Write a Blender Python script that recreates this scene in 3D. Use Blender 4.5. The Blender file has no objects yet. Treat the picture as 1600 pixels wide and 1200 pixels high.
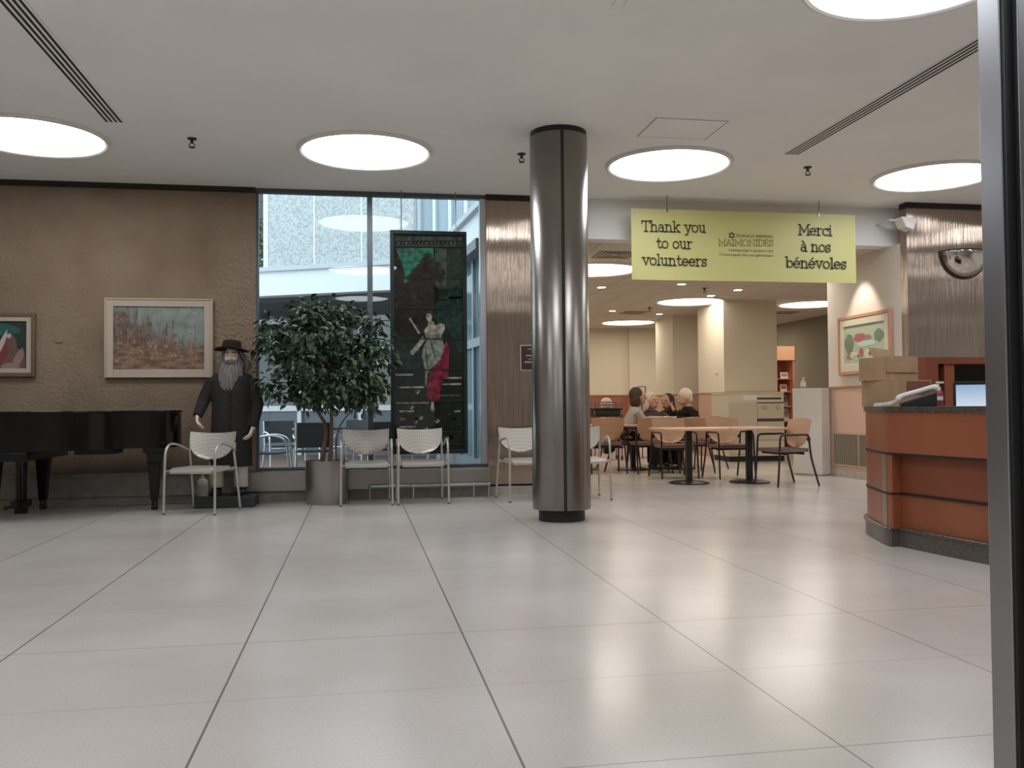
import bpy, bmesh, math, random
from mathutils import Vector, Matrix, Euler
PI = math.pi
R = math.radians
sc = bpy.context.scene
C = sc.collection

# ------------------------------------------------------------------ camera, world, exposure
CAM_ROT = ((0.98560, 0.00383, 0.16906), (-0.16890, -0.02674, 0.98527), (-0.00830, 0.99963, 0.02571))  # right, up, forward (columns)
EYE = Vector((0.0, 0.0, 1.05))
cam_data = bpy.data.cameras.new('camera')
cam_data.sensor_width = 36.0
cam_data.lens = 36.0 * 1400.0 / 1600.0
cam_data.clip_start = 0.05
cam = bpy.data.objects.new('camera', cam_data)
C.objects.link(cam)
cam.matrix_world = Matrix([[CAM_ROT[i][0], CAM_ROT[i][1], -CAM_ROT[i][2], EYE[i]] for i in range(3)] + [[0, 0, 0, 1]])
sc.camera = cam
SKY = 3.1
DISC = 10.5
DISC_WARM = 9.0
sc.view_settings.view_transform = 'Standard'
sc.view_settings.look = 'None'
sc.view_settings.gamma = 1.0
sc.view_settings.exposure = 0.0
sc.view_settings.use_curve_mapping = False
wd = bpy.data.worlds.new('overcast_sky')
sc.world = wd
wd.use_nodes = True
wd.node_tree.nodes['Background'].inputs[0].default_value = (0.84, 0.91, 1.0, 1)
wd.node_tree.nodes['Background'].inputs[1].default_value = SKY

HC = 3.62      # lobby ceiling
ZC = 3.12      # cafe ceiling
YW = 10.7      # back wall / glass line


def at(px, py, x=None, y=None, z=None):
    """A point of the place under a pixel of the 1600x1200 photograph, on the plane x=, y= or z=."""
    v = (px - 800.0, 600.0 - py, 1400.0)
    d = Vector([sum(CAM_ROT[i][k] * v[k] for k in range(3)) for i in range(3)])
    t = x / d.x if x is not None else (y / d.y if y is not None else (z - EYE.z) / d.z)
    return EYE + d * t


# ------------------------------------------------------------------ materials
def lin(c):
    if isinstance(c, str):
        c = tuple(int(c[i:i + 2], 16) / 255 for i in (0, 2, 4))
    return tuple((v / 12.92 if v <= 0.04045 else ((v + 0.055) / 1.055) ** 2.4) for v in c) + (1,)


MATS = {}


def mat(name, col, rough=0.5, metal=0.0, spec=0.5, emit=None, es=0.0, coat=0.0, noise=None, bump=None, stretch=None, aniso=0.0):
    """noise=(second colour, scale, lo, hi); bump=(scale, strength, distance); stretch scales the texture space."""
    if name in MATS:
        return MATS[name]
    m = bpy.data.materials.new(name)
    m.use_nodes = True
    nt = m.node_tree
    b = nt.nodes['Principled BSDF']
    b.inputs['Base Color'].default_value = lin(col)
    b.inputs['Roughness'].default_value = rough
    b.inputs['Metallic'].default_value = metal
    b.inputs['Specular IOR Level'].default_value = spec
    if coat:
        b.inputs['Coat Weight'].default_value = coat
        b.inputs['Coat Roughness'].default_value = 0.08
    if aniso:
        b.inputs['Anisotropic'].default_value = aniso
    if emit:
        b.inputs['Emission Color'].default_value = lin(emit)
        b.inputs['Emission Strength'].default_value = es
    co = None
    if noise or bump:
        tc = nt.nodes.new('ShaderNodeTexCoord')
        mp = nt.nodes.new('ShaderNodeMapping')
        if stretch:
            mp.inputs['Scale'].default_value = stretch
        nt.links.new(tc.outputs['Object'], mp.inputs[0])
        co = mp.outputs[0]
    if noise:
        n = nt.nodes.new('ShaderNodeTexNoise')
        n.inputs['Scale'].default_value = noise[1]
        n.inputs['Detail'].default_value = 5
        nt.links.new(co, n.inputs['Vector'])
        r = nt.nodes.new('ShaderNodeValToRGB')
        r.color_ramp.elements[0].position = noise[2]
        r.color_ramp.elements[1].position = noise[3]
        r.color_ramp.elements[0].color = lin(col)
        r.color_ramp.elements[1].color = lin(noise[0])
        nt.links.new(n.outputs['Fac'], r.inputs[0])
        nt.links.new(r.outputs[0], b.inputs['Base Color'])
    if bump:
        n = nt.nodes.new('ShaderNodeTexNoise')
        n.inputs['Scale'].default_value = bump[0]
        n.inputs['Detail'].default_value = 4
        nt.links.new(co, n.inputs['Vector'])
        u = nt.nodes.new('ShaderNodeBump')
        u.inputs['Strength'].default_value = bump[1]
        u.inputs['Distance'].default_value = bump[2]
        nt.links.new(n.outputs['Fac'], u.inputs['Height'])
        nt.links.new(u.outputs[0], b.inputs['Normal'])
    MATS[name] = m
    return m


def brushed(name, col, rough, fine, wave):
    """Brushed steel sheet: fine upright scratches spread highlights sideways, a slow waviness bends them."""
    m = mat(name, col, rough, 1.0)
    nt = m.node_tree
    b = nt.nodes['Principled BSDF']
    tc = nt.nodes.new('ShaderNodeTexCoord')
    last = None
    for sc_, dist, st in (((420, 420, 0.6), fine, 1.0), ((0.45, 0.45, 2.2), wave, 1.0)):
        mp = nt.nodes.new('ShaderNodeMapping')
        mp.inputs['Scale'].default_value = sc_
        nt.links.new(tc.outputs['Object'], mp.inputs[0])
        n = nt.nodes.new('ShaderNodeTexNoise')
        n.inputs['Scale'].default_value = 1.0
        n.inputs['Detail'].default_value = 1.0
        nt.links.new(mp.outputs[0], n.inputs['Vector'])
        u = nt.nodes.new('ShaderNodeBump')
        u.inputs['Strength'].default_value = st
        u.inputs['Distance'].default_value = dist
        nt.links.new(n.outputs['Fac'], u.inputs['Height'])
        if last:
            nt.links.new(last, u.inputs['Normal'])
        last = u.outputs[0]
    nt.links.new(last, b.inputs['Normal'])
    return m


def emitter(name, col, s):
    m = bpy.data.materials.new(name)
    m.use_nodes = True
    nt = m.node_tree
    nt.nodes.remove(nt.nodes['Principled BSDF'])
    e = nt.nodes.new('ShaderNodeEmission')
    e.inputs[0].default_value = lin(col)
    e.inputs[1].default_value = s
    nt.links.new(e.outputs[0], nt.nodes['Material Output'].inputs[0])
    return m


def pane(name, tint, refl=0.1, body=None, bodyf=0.0, rough=0.0):
    """Thin glass: tinted see-through, mirror-like share, and optionally an opaque coloured share."""
    m = bpy.data.materials.new(name)
    m.use_nodes = True
    nt = m.node_tree
    nt.nodes.remove(nt.nodes['Principled BSDF'])
    t = nt.nodes.new('ShaderNodeBsdfTransparent')
    t.inputs[0].default_value = lin(tint)
    last = t.outputs[0]
    if body:
        d = nt.nodes.new('ShaderNodeBsdfDiffuse')
        tc = nt.nodes.new('ShaderNodeTexCoord')
        no = nt.nodes.new('ShaderNodeTexNoise')
        no.inputs['Scale'].default_value = 15.0
        no.inputs['Detail'].default_value = 5.0
        nt.links.new(tc.outputs['Object'], no.inputs['Vector'])
        cr = nt.nodes.new('ShaderNodeValToRGB')
        cr.color_ramp.elements[0].position = 0.38
        cr.color_ramp.elements[1].position = 0.62
        c0 = lin(body)
        cr.color_ramp.elements[0].color = (c0[0] * 0.45, c0[1] * 0.45, c0[2] * 0.45, 1)
        cr.color_ramp.elements[1].color = (min(1, c0[0] * 1.35), min(1, c0[1] * 1.35), min(1, c0[2] * 1.35), 1)
        nt.links.new(no.outputs['Fac'], cr.inputs[0])
        nt.links.new(cr.outputs[0], d.inputs[0])
        tl = nt.nodes.new('ShaderNodeBsdfTranslucent')
        nt.links.new(cr.outputs[0], tl.inputs[0])
        x0 = nt.nodes.new('ShaderNodeMixShader')
        x0.inputs[0].default_value = 0.4
        nt.links.new(d.outputs[0], x0.inputs[1])
        nt.links.new(tl.outputs[0], x0.inputs[2])
        x = nt.nodes.new('ShaderNodeMixShader')
        x.inputs[0].default_value = bodyf
        nt.links.new(last, x.inputs[1])
        nt.links.new(x0.outputs[0], x.inputs[2])
        last = x.outputs[0]
    g = nt.nodes.new('ShaderNodeBsdfGlossy')
    g.inputs['Roughness'].default_value = rough
    lw = nt.nodes.new('ShaderNodeLayerWeight')
    lw.inputs[0].default_value = 0.25
    ma = nt.nodes.new('ShaderNodeMath')
    ma.operation = 'MULTIPLY_ADD'
    ma.inputs[1].default_value = 1.0
    ma.inputs[2].default_value = refl
    nt.links.new(lw.outputs['Fresnel'], ma.inputs[0])
    mx = nt.nodes.new('ShaderNodeMixShader')
    nt.links.new(ma.outputs[0], mx.inputs[0])
    nt.links.new(last, mx.inputs[1])
    nt.links.new(g.outputs[0], mx.inputs[2])
    nt.links.new(mx.outputs[0], nt.nodes['Material Output'].inputs[0])
    return m


def node(nt, kind, **kw):
    n = nt.nodes.new(kind)
    for k, v in kw.items():
        if k.startswith('i_'):
            n.inputs[k[2:].replace('_', ' ')].default_value = v
        else:
            setattr(n, k, v)
    return n


def floor_material():
    """Pale polished terrazzo; joints are real places on the floor, in metres."""
    m = mat('terrazzo', 'cbc5bd', 0.2, coat=0.0)
    nt = m.node_tree
    b = nt.nodes['Principled BSDF']
    tc = node(nt, 'ShaderNodeTexCoord')
    n1 = node(nt, 'ShaderNodeTexNoise', i_Scale=0.9, i_Detail=4.0)
    n2 = node(nt, 'ShaderNodeTexNoise', i_Scale=120.0, i_Detail=2.0)
    n3 = node(nt, 'ShaderNodeTexVoronoi', i_Scale=55.0)
    for n in (n1, n2, n3):
        nt.links.new(tc.outputs['Object'], n.inputs['Vector'])
    r1 = node(nt, 'ShaderNodeValToRGB')
    r1.color_ramp.elements[0].position = 0.3
    r1.color_ramp.elements[1].position = 0.7
    r1.color_ramp.elements[0].color = lin('c0b9b0')
    r1.color_ramp.elements[1].color = lin('d2ccc5')
    nt.links.new(n1.outputs['Fac'], r1.inputs[0])
    mx = node(nt, 'ShaderNodeMix', data_type='RGBA', blend_type='MULTIPLY')
    mx.inputs[0].default_value = 0.35
    r2 = node(nt, 'ShaderNodeValToRGB')
    r2.color_ramp.elements[0].position = 0.35
    r2.color_ramp.elements[1].position = 0.6
    r2.color_ramp.elements[0].color = (0.75, 0.73, 0.7, 1)
    nt.links.new(n2.outputs['Fac'], r2.inputs[0])
    nt.links.new(r1.outputs[0], mx.inputs[6])
    nt.links.new(r2.outputs[0], mx.inputs[7])
    # joints
    sep = node(nt, 'ShaderNodeSeparateXYZ')
    nt.links.new(tc.outputs['Object'], sep.inputs[0])
    last = None
    def line(axis, pos, half, dark):
        nonlocal last
        a = node(nt, 'ShaderNodeMath', operation='SUBTRACT')
        nt.links.new(sep.outputs[axis], a.inputs[0])
        a.inputs[1].default_value = pos
        ab = node(nt, 'ShaderNodeMath', operation='ABSOLUTE')
        nt.links.new(a.outputs[0], ab.inputs[0])
        lt = node(nt, 'ShaderNodeMath', operation='LESS_THAN')
        nt.links.new(ab.outputs[0], lt.inputs[0])
        lt.inputs[1].default_value = half
        mu = node(nt, 'ShaderNodeMath', operation='MULTIPLY')
        nt.links.new(lt.outputs[0], mu.inputs[0])
        mu.inputs[1].default_value = dark
        if last is None:
            last = mu.outputs[0]
        else:
            k = node(nt, 'ShaderNodeMath', operation='MAXIMUM')
            nt.links.new(last, k.inputs[0])
            nt.links.new(mu.outputs[0], k.inputs[1])
            last = k.outputs[0]
    for x in (-3.45, -2.47, -1.485, -0.502, 0.472, 1.46, 2.43, 3.41, 4.39, 5.37, 6.35, 7.33):
        line(0, x, 0.0042 if x in (-0.502, 0.472, -1.485) else 0.0034, 0.8 if x < 1.0 else 0.62)
    for i, y in enumerate((1.75, 2.57, 3.385, 4.2, 5.02, 5.84, 7.47, 9.1)):
        line(1, y, 0.003, (0.5, 0.5, 0.28, 0.55, 0.2, 0.34, 0.2, 0.2)[i])
    mj = node(nt, 'ShaderNodeMix', data_type='RGBA')
    nt.links.new(last, mj.inputs[0])
    nt.links.new(mx.outputs[2], mj.inputs[6])
    mj.inputs[7].default_value = lin('55504a')
    nt.links.new(mj.outputs[2], b.inputs['Base Color'])
    bp = node(nt, 'ShaderNodeBump', i_Strength=0.05, i_Distance=0.02)
    nb = node(nt, 'ShaderNodeTexNoise', i_Scale=3.0, i_Detail=2.0)
    nt.links.new(tc.outputs['Object'], nb.inputs['Vector'])
    nt.links.new(nb.outputs['Fac'], bp.inputs['Height'])
    nt.links.new(bp.outputs[0], b.inputs['Normal'])
    return m


def tile_material(name, col, line_col, sx, sy, w, rough=0.8):
    m = mat(name, col, rough)
    nt = m.node_tree
    b = nt.nodes['Principled BSDF']
    tc = node(nt, 'ShaderNodeTexCoord')
    sep = node(nt, 'ShaderNodeSeparateXYZ')
    nt.links.new(tc.outputs['Object'], sep.inputs[0])
    outs = []
    for ax, s in ((0, sx), (1, sy)):
        d = node(nt, 'ShaderNodeMath', operation='PINGPONG')
        nt.links.new(sep.outputs[ax], d.inputs[0])
        d.inputs[1].default_value = s / 2
        lt = node(nt, 'ShaderNodeMath', operation='LESS_THAN')
        nt.links.new(d.outputs[0], lt.inputs[0])
        lt.inputs[1].default_value = w
        outs.append(lt.outputs[0])
    k = node(nt, 'ShaderNodeMath', operation='MAXIMUM')
    nt.links.new(outs[0], k.inputs[0])
    nt.links.new(outs[1], k.inputs[1])
    mj = node(nt, 'ShaderNodeMix', data_type='RGBA')
    nt.links.new(k.outputs[0], mj.inputs[0])
    mj.inputs[6].default_value = lin(col)
    mj.inputs[7].default_value = lin(line_col)
    nt.links.new(mj.outputs[2], b.inputs['Base Color'])
    return m


def stucco_material():
    """Troweled brown stucco, coarser and pebbled in the band beside the window."""
    m = mat('stucco', '86786a', 0.95, spec=0.2)
    nt = m.node_tree
    b = nt.nodes['Principled BSDF']
    tc = node(nt, 'ShaderNodeTexCoord')
    n1 = node(nt, 'ShaderNodeTexNoise', i_Scale=28.0, i_Detail=6.0)
    n2 = node(nt, 'ShaderNodeTexVoronoi', i_Scale=24.0)
    n3 = node(nt, 'ShaderNodeTexNoise', i_Scale=1.6, i_Detail=3.0)
    for n in (n1, n2, n3):
        nt.links.new(tc.outputs['Object'], n.inputs['Vector'])
    sep = node(nt, 'ShaderNodeSeparateXYZ')
    nt.links.new(tc.outputs['Object'], sep.inputs[0])
    mr = node(nt, 'ShaderNodeMapRange')
    nt.links.new(sep.outputs[0], mr.inputs[0])
    mr.inputs[1].default_value = -1.75
    mr.inputs[2].default_value = -1.6
    ad = node(nt, 'ShaderNodeMath', operation='MULTIPLY')
    nt.links.new(n2.outputs['Distance'], ad.inputs[0])
    nt.links.new(mr.outputs[0], ad.inputs[1])
    sm = node(nt, 'ShaderNodeMath', operation='ADD')
    nt.links.new(ad.outputs[0], sm.inputs[0])
    nt.links.new(n1.outputs['Fac'], sm.inputs[1])
    bp = node(nt, 'ShaderNodeBump', i_Strength=0.9, i_Distance=0.018)
    nt.links.new(sm.outputs[0], bp.inputs['Height'])
    nt.links.new(bp.outputs[0], b.inputs['Normal'])
    r = node(nt, 'ShaderNodeValToRGB')
    r.color_ramp.elements[0].position = 0.3
    r.color_ramp.elements[1].position = 0.7
    r.color_ramp.elements[0].color = lin('7f6c5a')
    r.color_ramp.elements[1].color = lin('91806c')
    nt.links.new(n3.outputs['Fac'], r.inputs[0])
    nt.links.new(r.outputs[0], b.inputs['Base Color'])
    return m


def holes_material(name, col, hole, pitch, rad):
    """Metal sheet punched with a grid of small holes (seen as dark dots)."""
    m = mat(name, col, 0.38, 0.35)
    nt = m.node_tree
    b = nt.nodes['Principled BSDF']
    tc = node(nt, 'ShaderNodeTexCoord')
    sep = node(nt, 'ShaderNodeSeparateXYZ')
    nt.links.new(tc.outputs['Object'], sep.inputs[0])
    sq = []
    add = node(nt, 'ShaderNodeMath', operation='SUBTRACT')     # y and z both run along the sheet
    nt.links.new(sep.outputs[2], add.inputs[0])
    nt.links.new(sep.outputs[1], add.inputs[1])
    for o in (sep.outputs[0], add.outputs[0]):
        p = node(nt, 'ShaderNodeMath', operation='PINGPONG')
        nt.links.new(o, p.inputs[0])
        p.inputs[1].default_value = pitch / 2
        s = node(nt, 'ShaderNodeMath', operation='POWER')
        nt.links.new(p.outputs[0], s.inputs[0])
        s.inputs[1].default_value = 2
        sq.append(s.outputs[0])
    a = node(nt, 'ShaderNodeMath', operation='ADD')
    nt.links.new(sq[0], a.inputs[0])
    nt.links.new(sq[1], a.inputs[1])
    lt = node(nt, 'ShaderNodeMath', operation='LESS_THAN')
    nt.links.new(a.outputs[0], lt.inputs[0])
    lt.inputs[1].default_value = rad * rad
    mj = node(nt, 'ShaderNodeMix', data_type='RGBA')
    nt.links.new(lt.outputs[0], mj.inputs[0])
    mj.inputs[6].default_value = lin(col)
    mj.inputs[7].default_value = lin(hole)
    nt.links.new(mj.outputs[2], b.inputs['Base Color'])
    return m


def landscape_material():
    """Oil sketch: bare brown trees against a grey-green sky over a tawny ground."""
    m = mat('bare_trees_painting', '5c4a3c', 0.75)
    nt = m.node_tree
    b = nt.nodes['Principled BSDF']
    tc = node(nt, 'ShaderNodeTexCoord')
    sep = node(nt, 'ShaderNodeSeparateXYZ')
    nt.links.new(tc.outputs['Object'], sep.inputs[0])
    mp = node(nt, 'ShaderNodeMapping')
    mp.inputs['Scale'].default_value = (22, 1, 3.5)
    nt.links.new(tc.outputs['Object'], mp.inputs[0])
    nv = node(nt, 'ShaderNodeTexNoise', i_Scale=1.0, i_Detail=4.0)
    nt.links.new(mp.outputs[0], nv.inputs['Vector'])
    mh = node(nt, 'ShaderNodeMapping')
    mh.inputs['Scale'].default_value = (5, 1, 24)
    nt.links.new(tc.outputs['Object'], mh.inputs[0])
    nh = node(nt, 'ShaderNodeTexNoise', i_Scale=1.0, i_Detail=5.0)
    nt.links.new(mh.outputs[0], nh.inputs['Vector'])
    # tree mass: taller to the left
    def math_(op, a, c):
        k = node(nt, 'ShaderNodeMath', operation=op)
        for i, v in enumerate((a, c)):
            if isinstance(v, (int, float)):
                k.inputs[i].default_value = v
            else:
                nt.links.new(v, k.inputs[i])
        return k.outputs[0]
    def soft(v, lo, hi):
        k = node(nt, 'ShaderNodeMapRange', interpolation_type='SMOOTHSTEP')
        nt.links.new(v, k.inputs[0])
        k.inputs[1].default_value, k.inputs[2].default_value = lo, hi
        return k.outputs[0]
    def ramp(v, lo, hi, c0, c1):
        k = node(nt, 'ShaderNodeValToRGB')
        k.color_ramp.elements[0].position, k.color_ramp.elements[1].position = lo, hi
        k.color_ramp.elements[0].color, k.color_ramp.elements[1].color = lin(c0), lin(c1)
        nt.links.new(v, k.inputs[0])
        return k.outputs[0]
    def mixc(f, a, c):
        k = node(nt, 'ShaderNodeMix', data_type='RGBA')
        nt.links.new(f, k.inputs[0])
        nt.links.new(a, k.inputs[6])
        nt.links.new(c, k.inputs[7])
        return k.outputs[2]
    na = node(nt, 'ShaderNodeTexNoise', i_Scale=9.0, i_Detail=6.0)
    nt.links.new(tc.outputs['Object'], na.inputs['Vector'])
    nb = node(nt, 'ShaderNodeTexNoise', i_Scale=34.0, i_Detail=4.0)
    nt.links.new(tc.outputs['Object'], nb.inputs['Vector'])
    x, z = sep.outputs[0], sep.outputs[2]
    edge = math_('ADD', math_('MULTIPLY', x, -0.62), math_('ADD', math_('MULTIPLY', math_('SUBTRACT', nv.outputs['Fac'], 0.5), 0.95), math_('MULTIPLY', math_('SUBTRACT', na.outputs['Fac'], 0.5), 0.5)))
    mass = soft(math_('SUBTRACT', math_('ADD', edge, 0.10), z), -0.12, 0.16)
    sky = ramp(na.outputs['Fac'], 0.35, 0.65, '6f7a74', '8b948c')
    wood = mixc(soft(nv.outputs['Fac'], 0.42, 0.58), ramp(na.outputs['Fac'], 0.35, 0.62, '4b3d34', '6b5345'), ramp(nb.outputs['Fac'], 0.35, 0.65, '54493f', '857062'))
    trunks = soft(nv.outputs['Fac'], 0.63, 0.68)
    base_ = mixc(mass, sky, wood)
    base_ = mixc(math_('MULTIPLY', trunks, soft(z, 0.33, 0.12)), base_, ramp(na.outputs['Fac'], 0.3, 0.7, '50473f', '6b5f55'))
    ground = mixc(soft(nb.outputs['Fac'], 0.5, 0.66), ramp(nh.outputs['Fac'], 0.36, 0.64, '5d4638', '8f7259'), ramp(na.outputs['Fac'], 0.4, 0.6, '705a4a', 'a08a76'))
    gl = soft(math_('SUBTRACT', math_('ADD', math_('MULTIPLY', math_('SUBTRACT', na.outputs['Fac'], 0.5), 0.55), -0.06), z), -0.07, 0.07)
    nt.links.new(mixc(gl, base_, ground), b.inputs['Base Color'])
    return m


# ------------------------------------------------------------------ mesh builder
class MB:
    def __init__(self):
        self.v, self.f, self.mi, self.cur = [], [], [], 0

    def slot(self, i):
        self.cur = i
        return self

    def add(self, vs, fs, M=None):
        o = len(self.v)
        for p in vs:
            p = Vector(p)
            self.v.append(M @ p if M is not None else p)
        for f in fs:
            self.f.append([o + i for i in f])
            self.mi.append(self.cur)
        return self

    def box(self, c, s, rot=None):
        x, y, z = (k / 2 for k in s)
        vs = [(-x, -y, -z), (x, -y, -z), (x, y, -z), (-x, y, -z), (-x, -y, z), (x, -y, z), (x, y, z), (-x, y, z)]
        M = Matrix.Translation(c)
        if rot:
            M = M @ Euler(rot).to_matrix().to_4x4()
        return self.add(vs, [(3, 2, 1, 0), (4, 5, 6, 7), (0, 1, 5, 4), (1, 2, 6, 5), (2, 3, 7, 6), (3, 0, 4, 7)], M)

    def span(self, a, b):
        return self.box([(p + q) / 2 for p, q in zip(a, b)], [abs(q - p) for p, q in zip(a, b)])

    def tube(self, pts, r, n=10, closed=False):
        pts = [Vector(p) for p in pts]
        m = len(pts)
        rs = r if isinstance(r, (list, tuple)) else [r] * m
        vs, fs = [], []
        prev = None
        for i, p in enumerate(pts):
            if closed:
                t = pts[(i + 1) % m] - pts[i - 1]
            else:
                t = pts[min(i + 1, m - 1)] - pts[max(i - 1, 0)]
            t.normalize()
            if prev is None:
                a = Vector((0, 0, 1)) if abs(t.z) < 0.9 else Vector((1, 0, 0))
                u = t.cross(a).normalized()
            else:
                u = (prev - t * prev.dot(t)).normalized()
            prev = u
            w = t.cross(u)
            for k in range(n):
                a = 2 * PI * k / n
                vs.append(p + (u * math.cos(a) + w * math.sin(a)) * rs[i])
        for i in range(m if closed else m - 1):
            for k in range(n):
                a, b2 = i * n + k, i * n + (k + 1) % n
                c, d = ((i + 1) % m) * n + (k + 1) % n, ((i + 1) % m) * n + k
                fs.append((a, b2, c, d))
        if not closed:
            fs.append(list(range(n))[::-1])
            fs.append([(m - 1) * n + k for k in range(n)])
        return self.add(vs, fs)

    def lathe(self, prof, n=32, c=(0, 0, 0), M=None):
        vs, fs = [], []
        for r, z in prof:
            for k in range(n):
                a = 2 * PI * k / n
                vs.append((c[0] + r * math.cos(a), c[1] + r * math.sin(a), c[2] + z))
        m = len(prof)
        for i in range(m - 1):
            for k in range(n):
                fs.append((i * n + k, i * n + (k + 1) % n, (i + 1) * n + (k + 1) % n, (i + 1) * n + k))
        fs.append(list(range(n))[::-1])
        fs.append([(m - 1) * n + k for k in range(n)])
        return self.add(vs, fs, M)

    def rings(self, rings, n=24, cap=True):
        """rings: (centre, rx, ry[, tilt]) ellipses stacked upward."""
        vs, fs = [], []
        for r in rings:
            c, rx, ry = r[0], r[1], r[2]
            for k in range(n):
                a = 2 * PI * k / n
                vs.append((c[0] + rx * math.cos(a), c[1] + ry * math.sin(a), c[2]))
        m = len(rings)
        for i in range(m - 1):
            for k in range(n):
                fs.append((i * n + k, i * n + (k + 1) % n, (i + 1) * n + (k + 1) % n, (i + 1) * n + k))
        if cap:
            fs.append(list(range(n))[::-1])
            fs.append([(m - 1) * n + k for k in range(n)])
        return self.add(vs, fs)

    def ball(self, c, rad, nu=20, nv=12, M=None):
        if not isinstance(rad, (list, tuple)):
            rad = (rad,) * 3
        vs, fs = [], []
        vs.append((c[0], c[1], c[2] - rad[2]))
        for j in range(1, nv):
            t = PI * j / nv - PI / 2
            for k in range(nu):
                a = 2 * PI * k / nu
                vs.append((c[0] + rad[0] * math.cos(t) * math.cos(a), c[1] + rad[1] * math.cos(t) * math.sin(a), c[2] + rad[2] * math.sin(t)))
        vs.append((c[0], c[1], c[2] + rad[2]))
        for k in range(nu):
            fs.append((0, 1 + (k + 1) % nu, 1 + k))
            fs.append((len(vs) - 1, 1 + (nv - 2) * nu + k, 1 + (nv - 2) * nu + (k + 1) % nu))
        for j in range(nv - 2):
            for k in range(nu):
                fs.append((1 + j * nu + k, 1 + j * nu + (k + 1) % nu, 1 + (j + 1) * nu + (k + 1) % nu, 1 + (j + 1) * nu + k))
        return self.add(vs, fs, M)

    def prism(self, poly, z0, z1, M=None):
        n = len(poly)
        if sum(poly[i][0] * poly[(i + 1) % n][1] - poly[(i + 1) % n][0] * poly[i][1] for i in range(n)) < 0:
            poly = poly[::-1]
        vs = [(p[0], p[1], z0) for p in poly] + [(p[0], p[1], z1) for p in poly]
        fs = [list(range(n))[::-1], [n + i for i in range(n)]] + [(i, (i + 1) % n, n + (i + 1) % n, n + i) for i in range(n)]
        return self.add(vs, fs, M)

    def plate(self, poly, y0, y1):
        """Polygon in x,z given thickness along y."""
        n = len(poly)
        if sum(poly[i][0] * poly[(i + 1) % n][1] - poly[(i + 1) % n][0] * poly[i][1] for i in range(n)) < 0:
            poly = poly[::-1]
        a, b = min(y0, y1), max(y0, y1)
        vs = [(p[0], a, p[1]) for p in poly] + [(p[0], b, p[1]) for p in poly]
        fs = [list(range(n)), [n + i for i in range(n)][::-1]] + [((i + 1) % n, i, n + i, n + (i + 1) % n) for i in range(n)]
        return self.add(vs, fs)

    def shell(self, fn, nu, nv, th):
        """Sheet fn(u, v) -> point for u, v in 0..1, given a thickness along its normals."""
        P = [[Vector(fn(i / nu, j / nv)) for j in range(nv + 1)] for i in range(nu + 1)]
        vs, fs = [], []
        N = []
        for i in range(nu + 1):
            row = []
            for j in range(nv + 1):
                du = P[min(i + 1, nu)][j] - P[max(i - 1, 0)][j]
                dv = P[i][min(j + 1, nv)] - P[i][max(j - 1, 0)]
                nn = du.cross(dv)
                row.append(nn.normalized() if nn.length > 1e-9 else Vector((0, -1, 0)))
            N.append(row)
        w = nv + 1
        for s in (0.5, -0.5):
            for i in range(nu + 1):
                for j in range(w):
                    vs.append(P[i][j] + N[i][j] * th * s)
        o = (nu + 1) * w
        for i in range(nu):
            for j in range(nv):
                a, b, c, d = i * w + j, (i + 1) * w + j, (i + 1) * w + j + 1, i * w + j + 1
                fs.append((a, b, c, d))
                fs.append((o + d, o + c, o + b, o + a))
        for i in range(nu):
            a, b = i * w, (i + 1) * w
            fs.append((a, o + a, o + b, b))
            a, b = i * w + nv, (i + 1) * w + nv
            fs.append((b, o + b, o + a, a))
        for j in range(nv):
            a, b = j, j + 1
            fs.append((b, o + b, o + a, a))
            a, b = nu * w + j, nu * w + j + 1
            fs.append((a, o + a, o + b, b))
        return self.add(vs, fs)

    def mesh(self, name):
        me = bpy.data.meshes.new(name)
        me.from_pydata([tuple(p) for p in self.v], [], self.f)
        me.validate()
        return me

    def build(self, name, mats, parent=None, smooth=40, bevel=0, seg=2, loc=None):
        me = self.mesh(name)
        if not isinstance(mats, (list, tuple)):
            mats = [mats]
        for m in mats:
            me.materials.append(m)
        if len(mats) > 1 and len(me.polygons) == len(self.mi):
            me.polygons.foreach_set('material_index', self.mi)
        if smooth:
            me.shade_smooth()
            me.set_sharp_from_angle(angle=R(smooth))
        o = bpy.data.objects.new(name, me)
        C.objects.link(o)
        if parent:
            o.parent = parent
        if loc:
            o.location = loc
        if bevel:
            b = o.modifiers.new('bevel', 'BEVEL')
            b.width = bevel
            b.segments = seg
            b.limit_method = 'ANGLE'
            b.angle_limit = R(50)
        return o


def tag(o, label, cat, group=None):
    o['label'] = label
    o['category'] = cat
    if group:
        o['group'] = group
    return o


def thing(name, label, cat, loc=(0, 0, 0), rz=0.0, group=None):
    o = bpy.data.objects.new(name, None)
    o.empty_display_size = 0.1
    C.objects.link(o)
    o.location = loc
    o.rotation_euler = (0, 0, rz)
    return tag(o, label, cat, group)


def struct(name, mb, m, parent=None, **kw):
    o = mb.build(name, m, parent, **kw)
    if not parent:
        o['kind'] = 'structure'
    return o


def dup(root, loc, rz, label, group=None):
    r = root.copy()
    C.objects.link(r)
    r.location = loc
    r.rotation_euler = (0, 0, rz)
    r['label'] = label
    if group:
        r['group'] = group
    for ch in list(root.children):
        c = ch.copy()
        C.objects.link(c)
        c.parent = r
        for g in list(ch.children):
            d = g.copy()
            C.objects.link(d)
            d.parent = c
    return r


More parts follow.
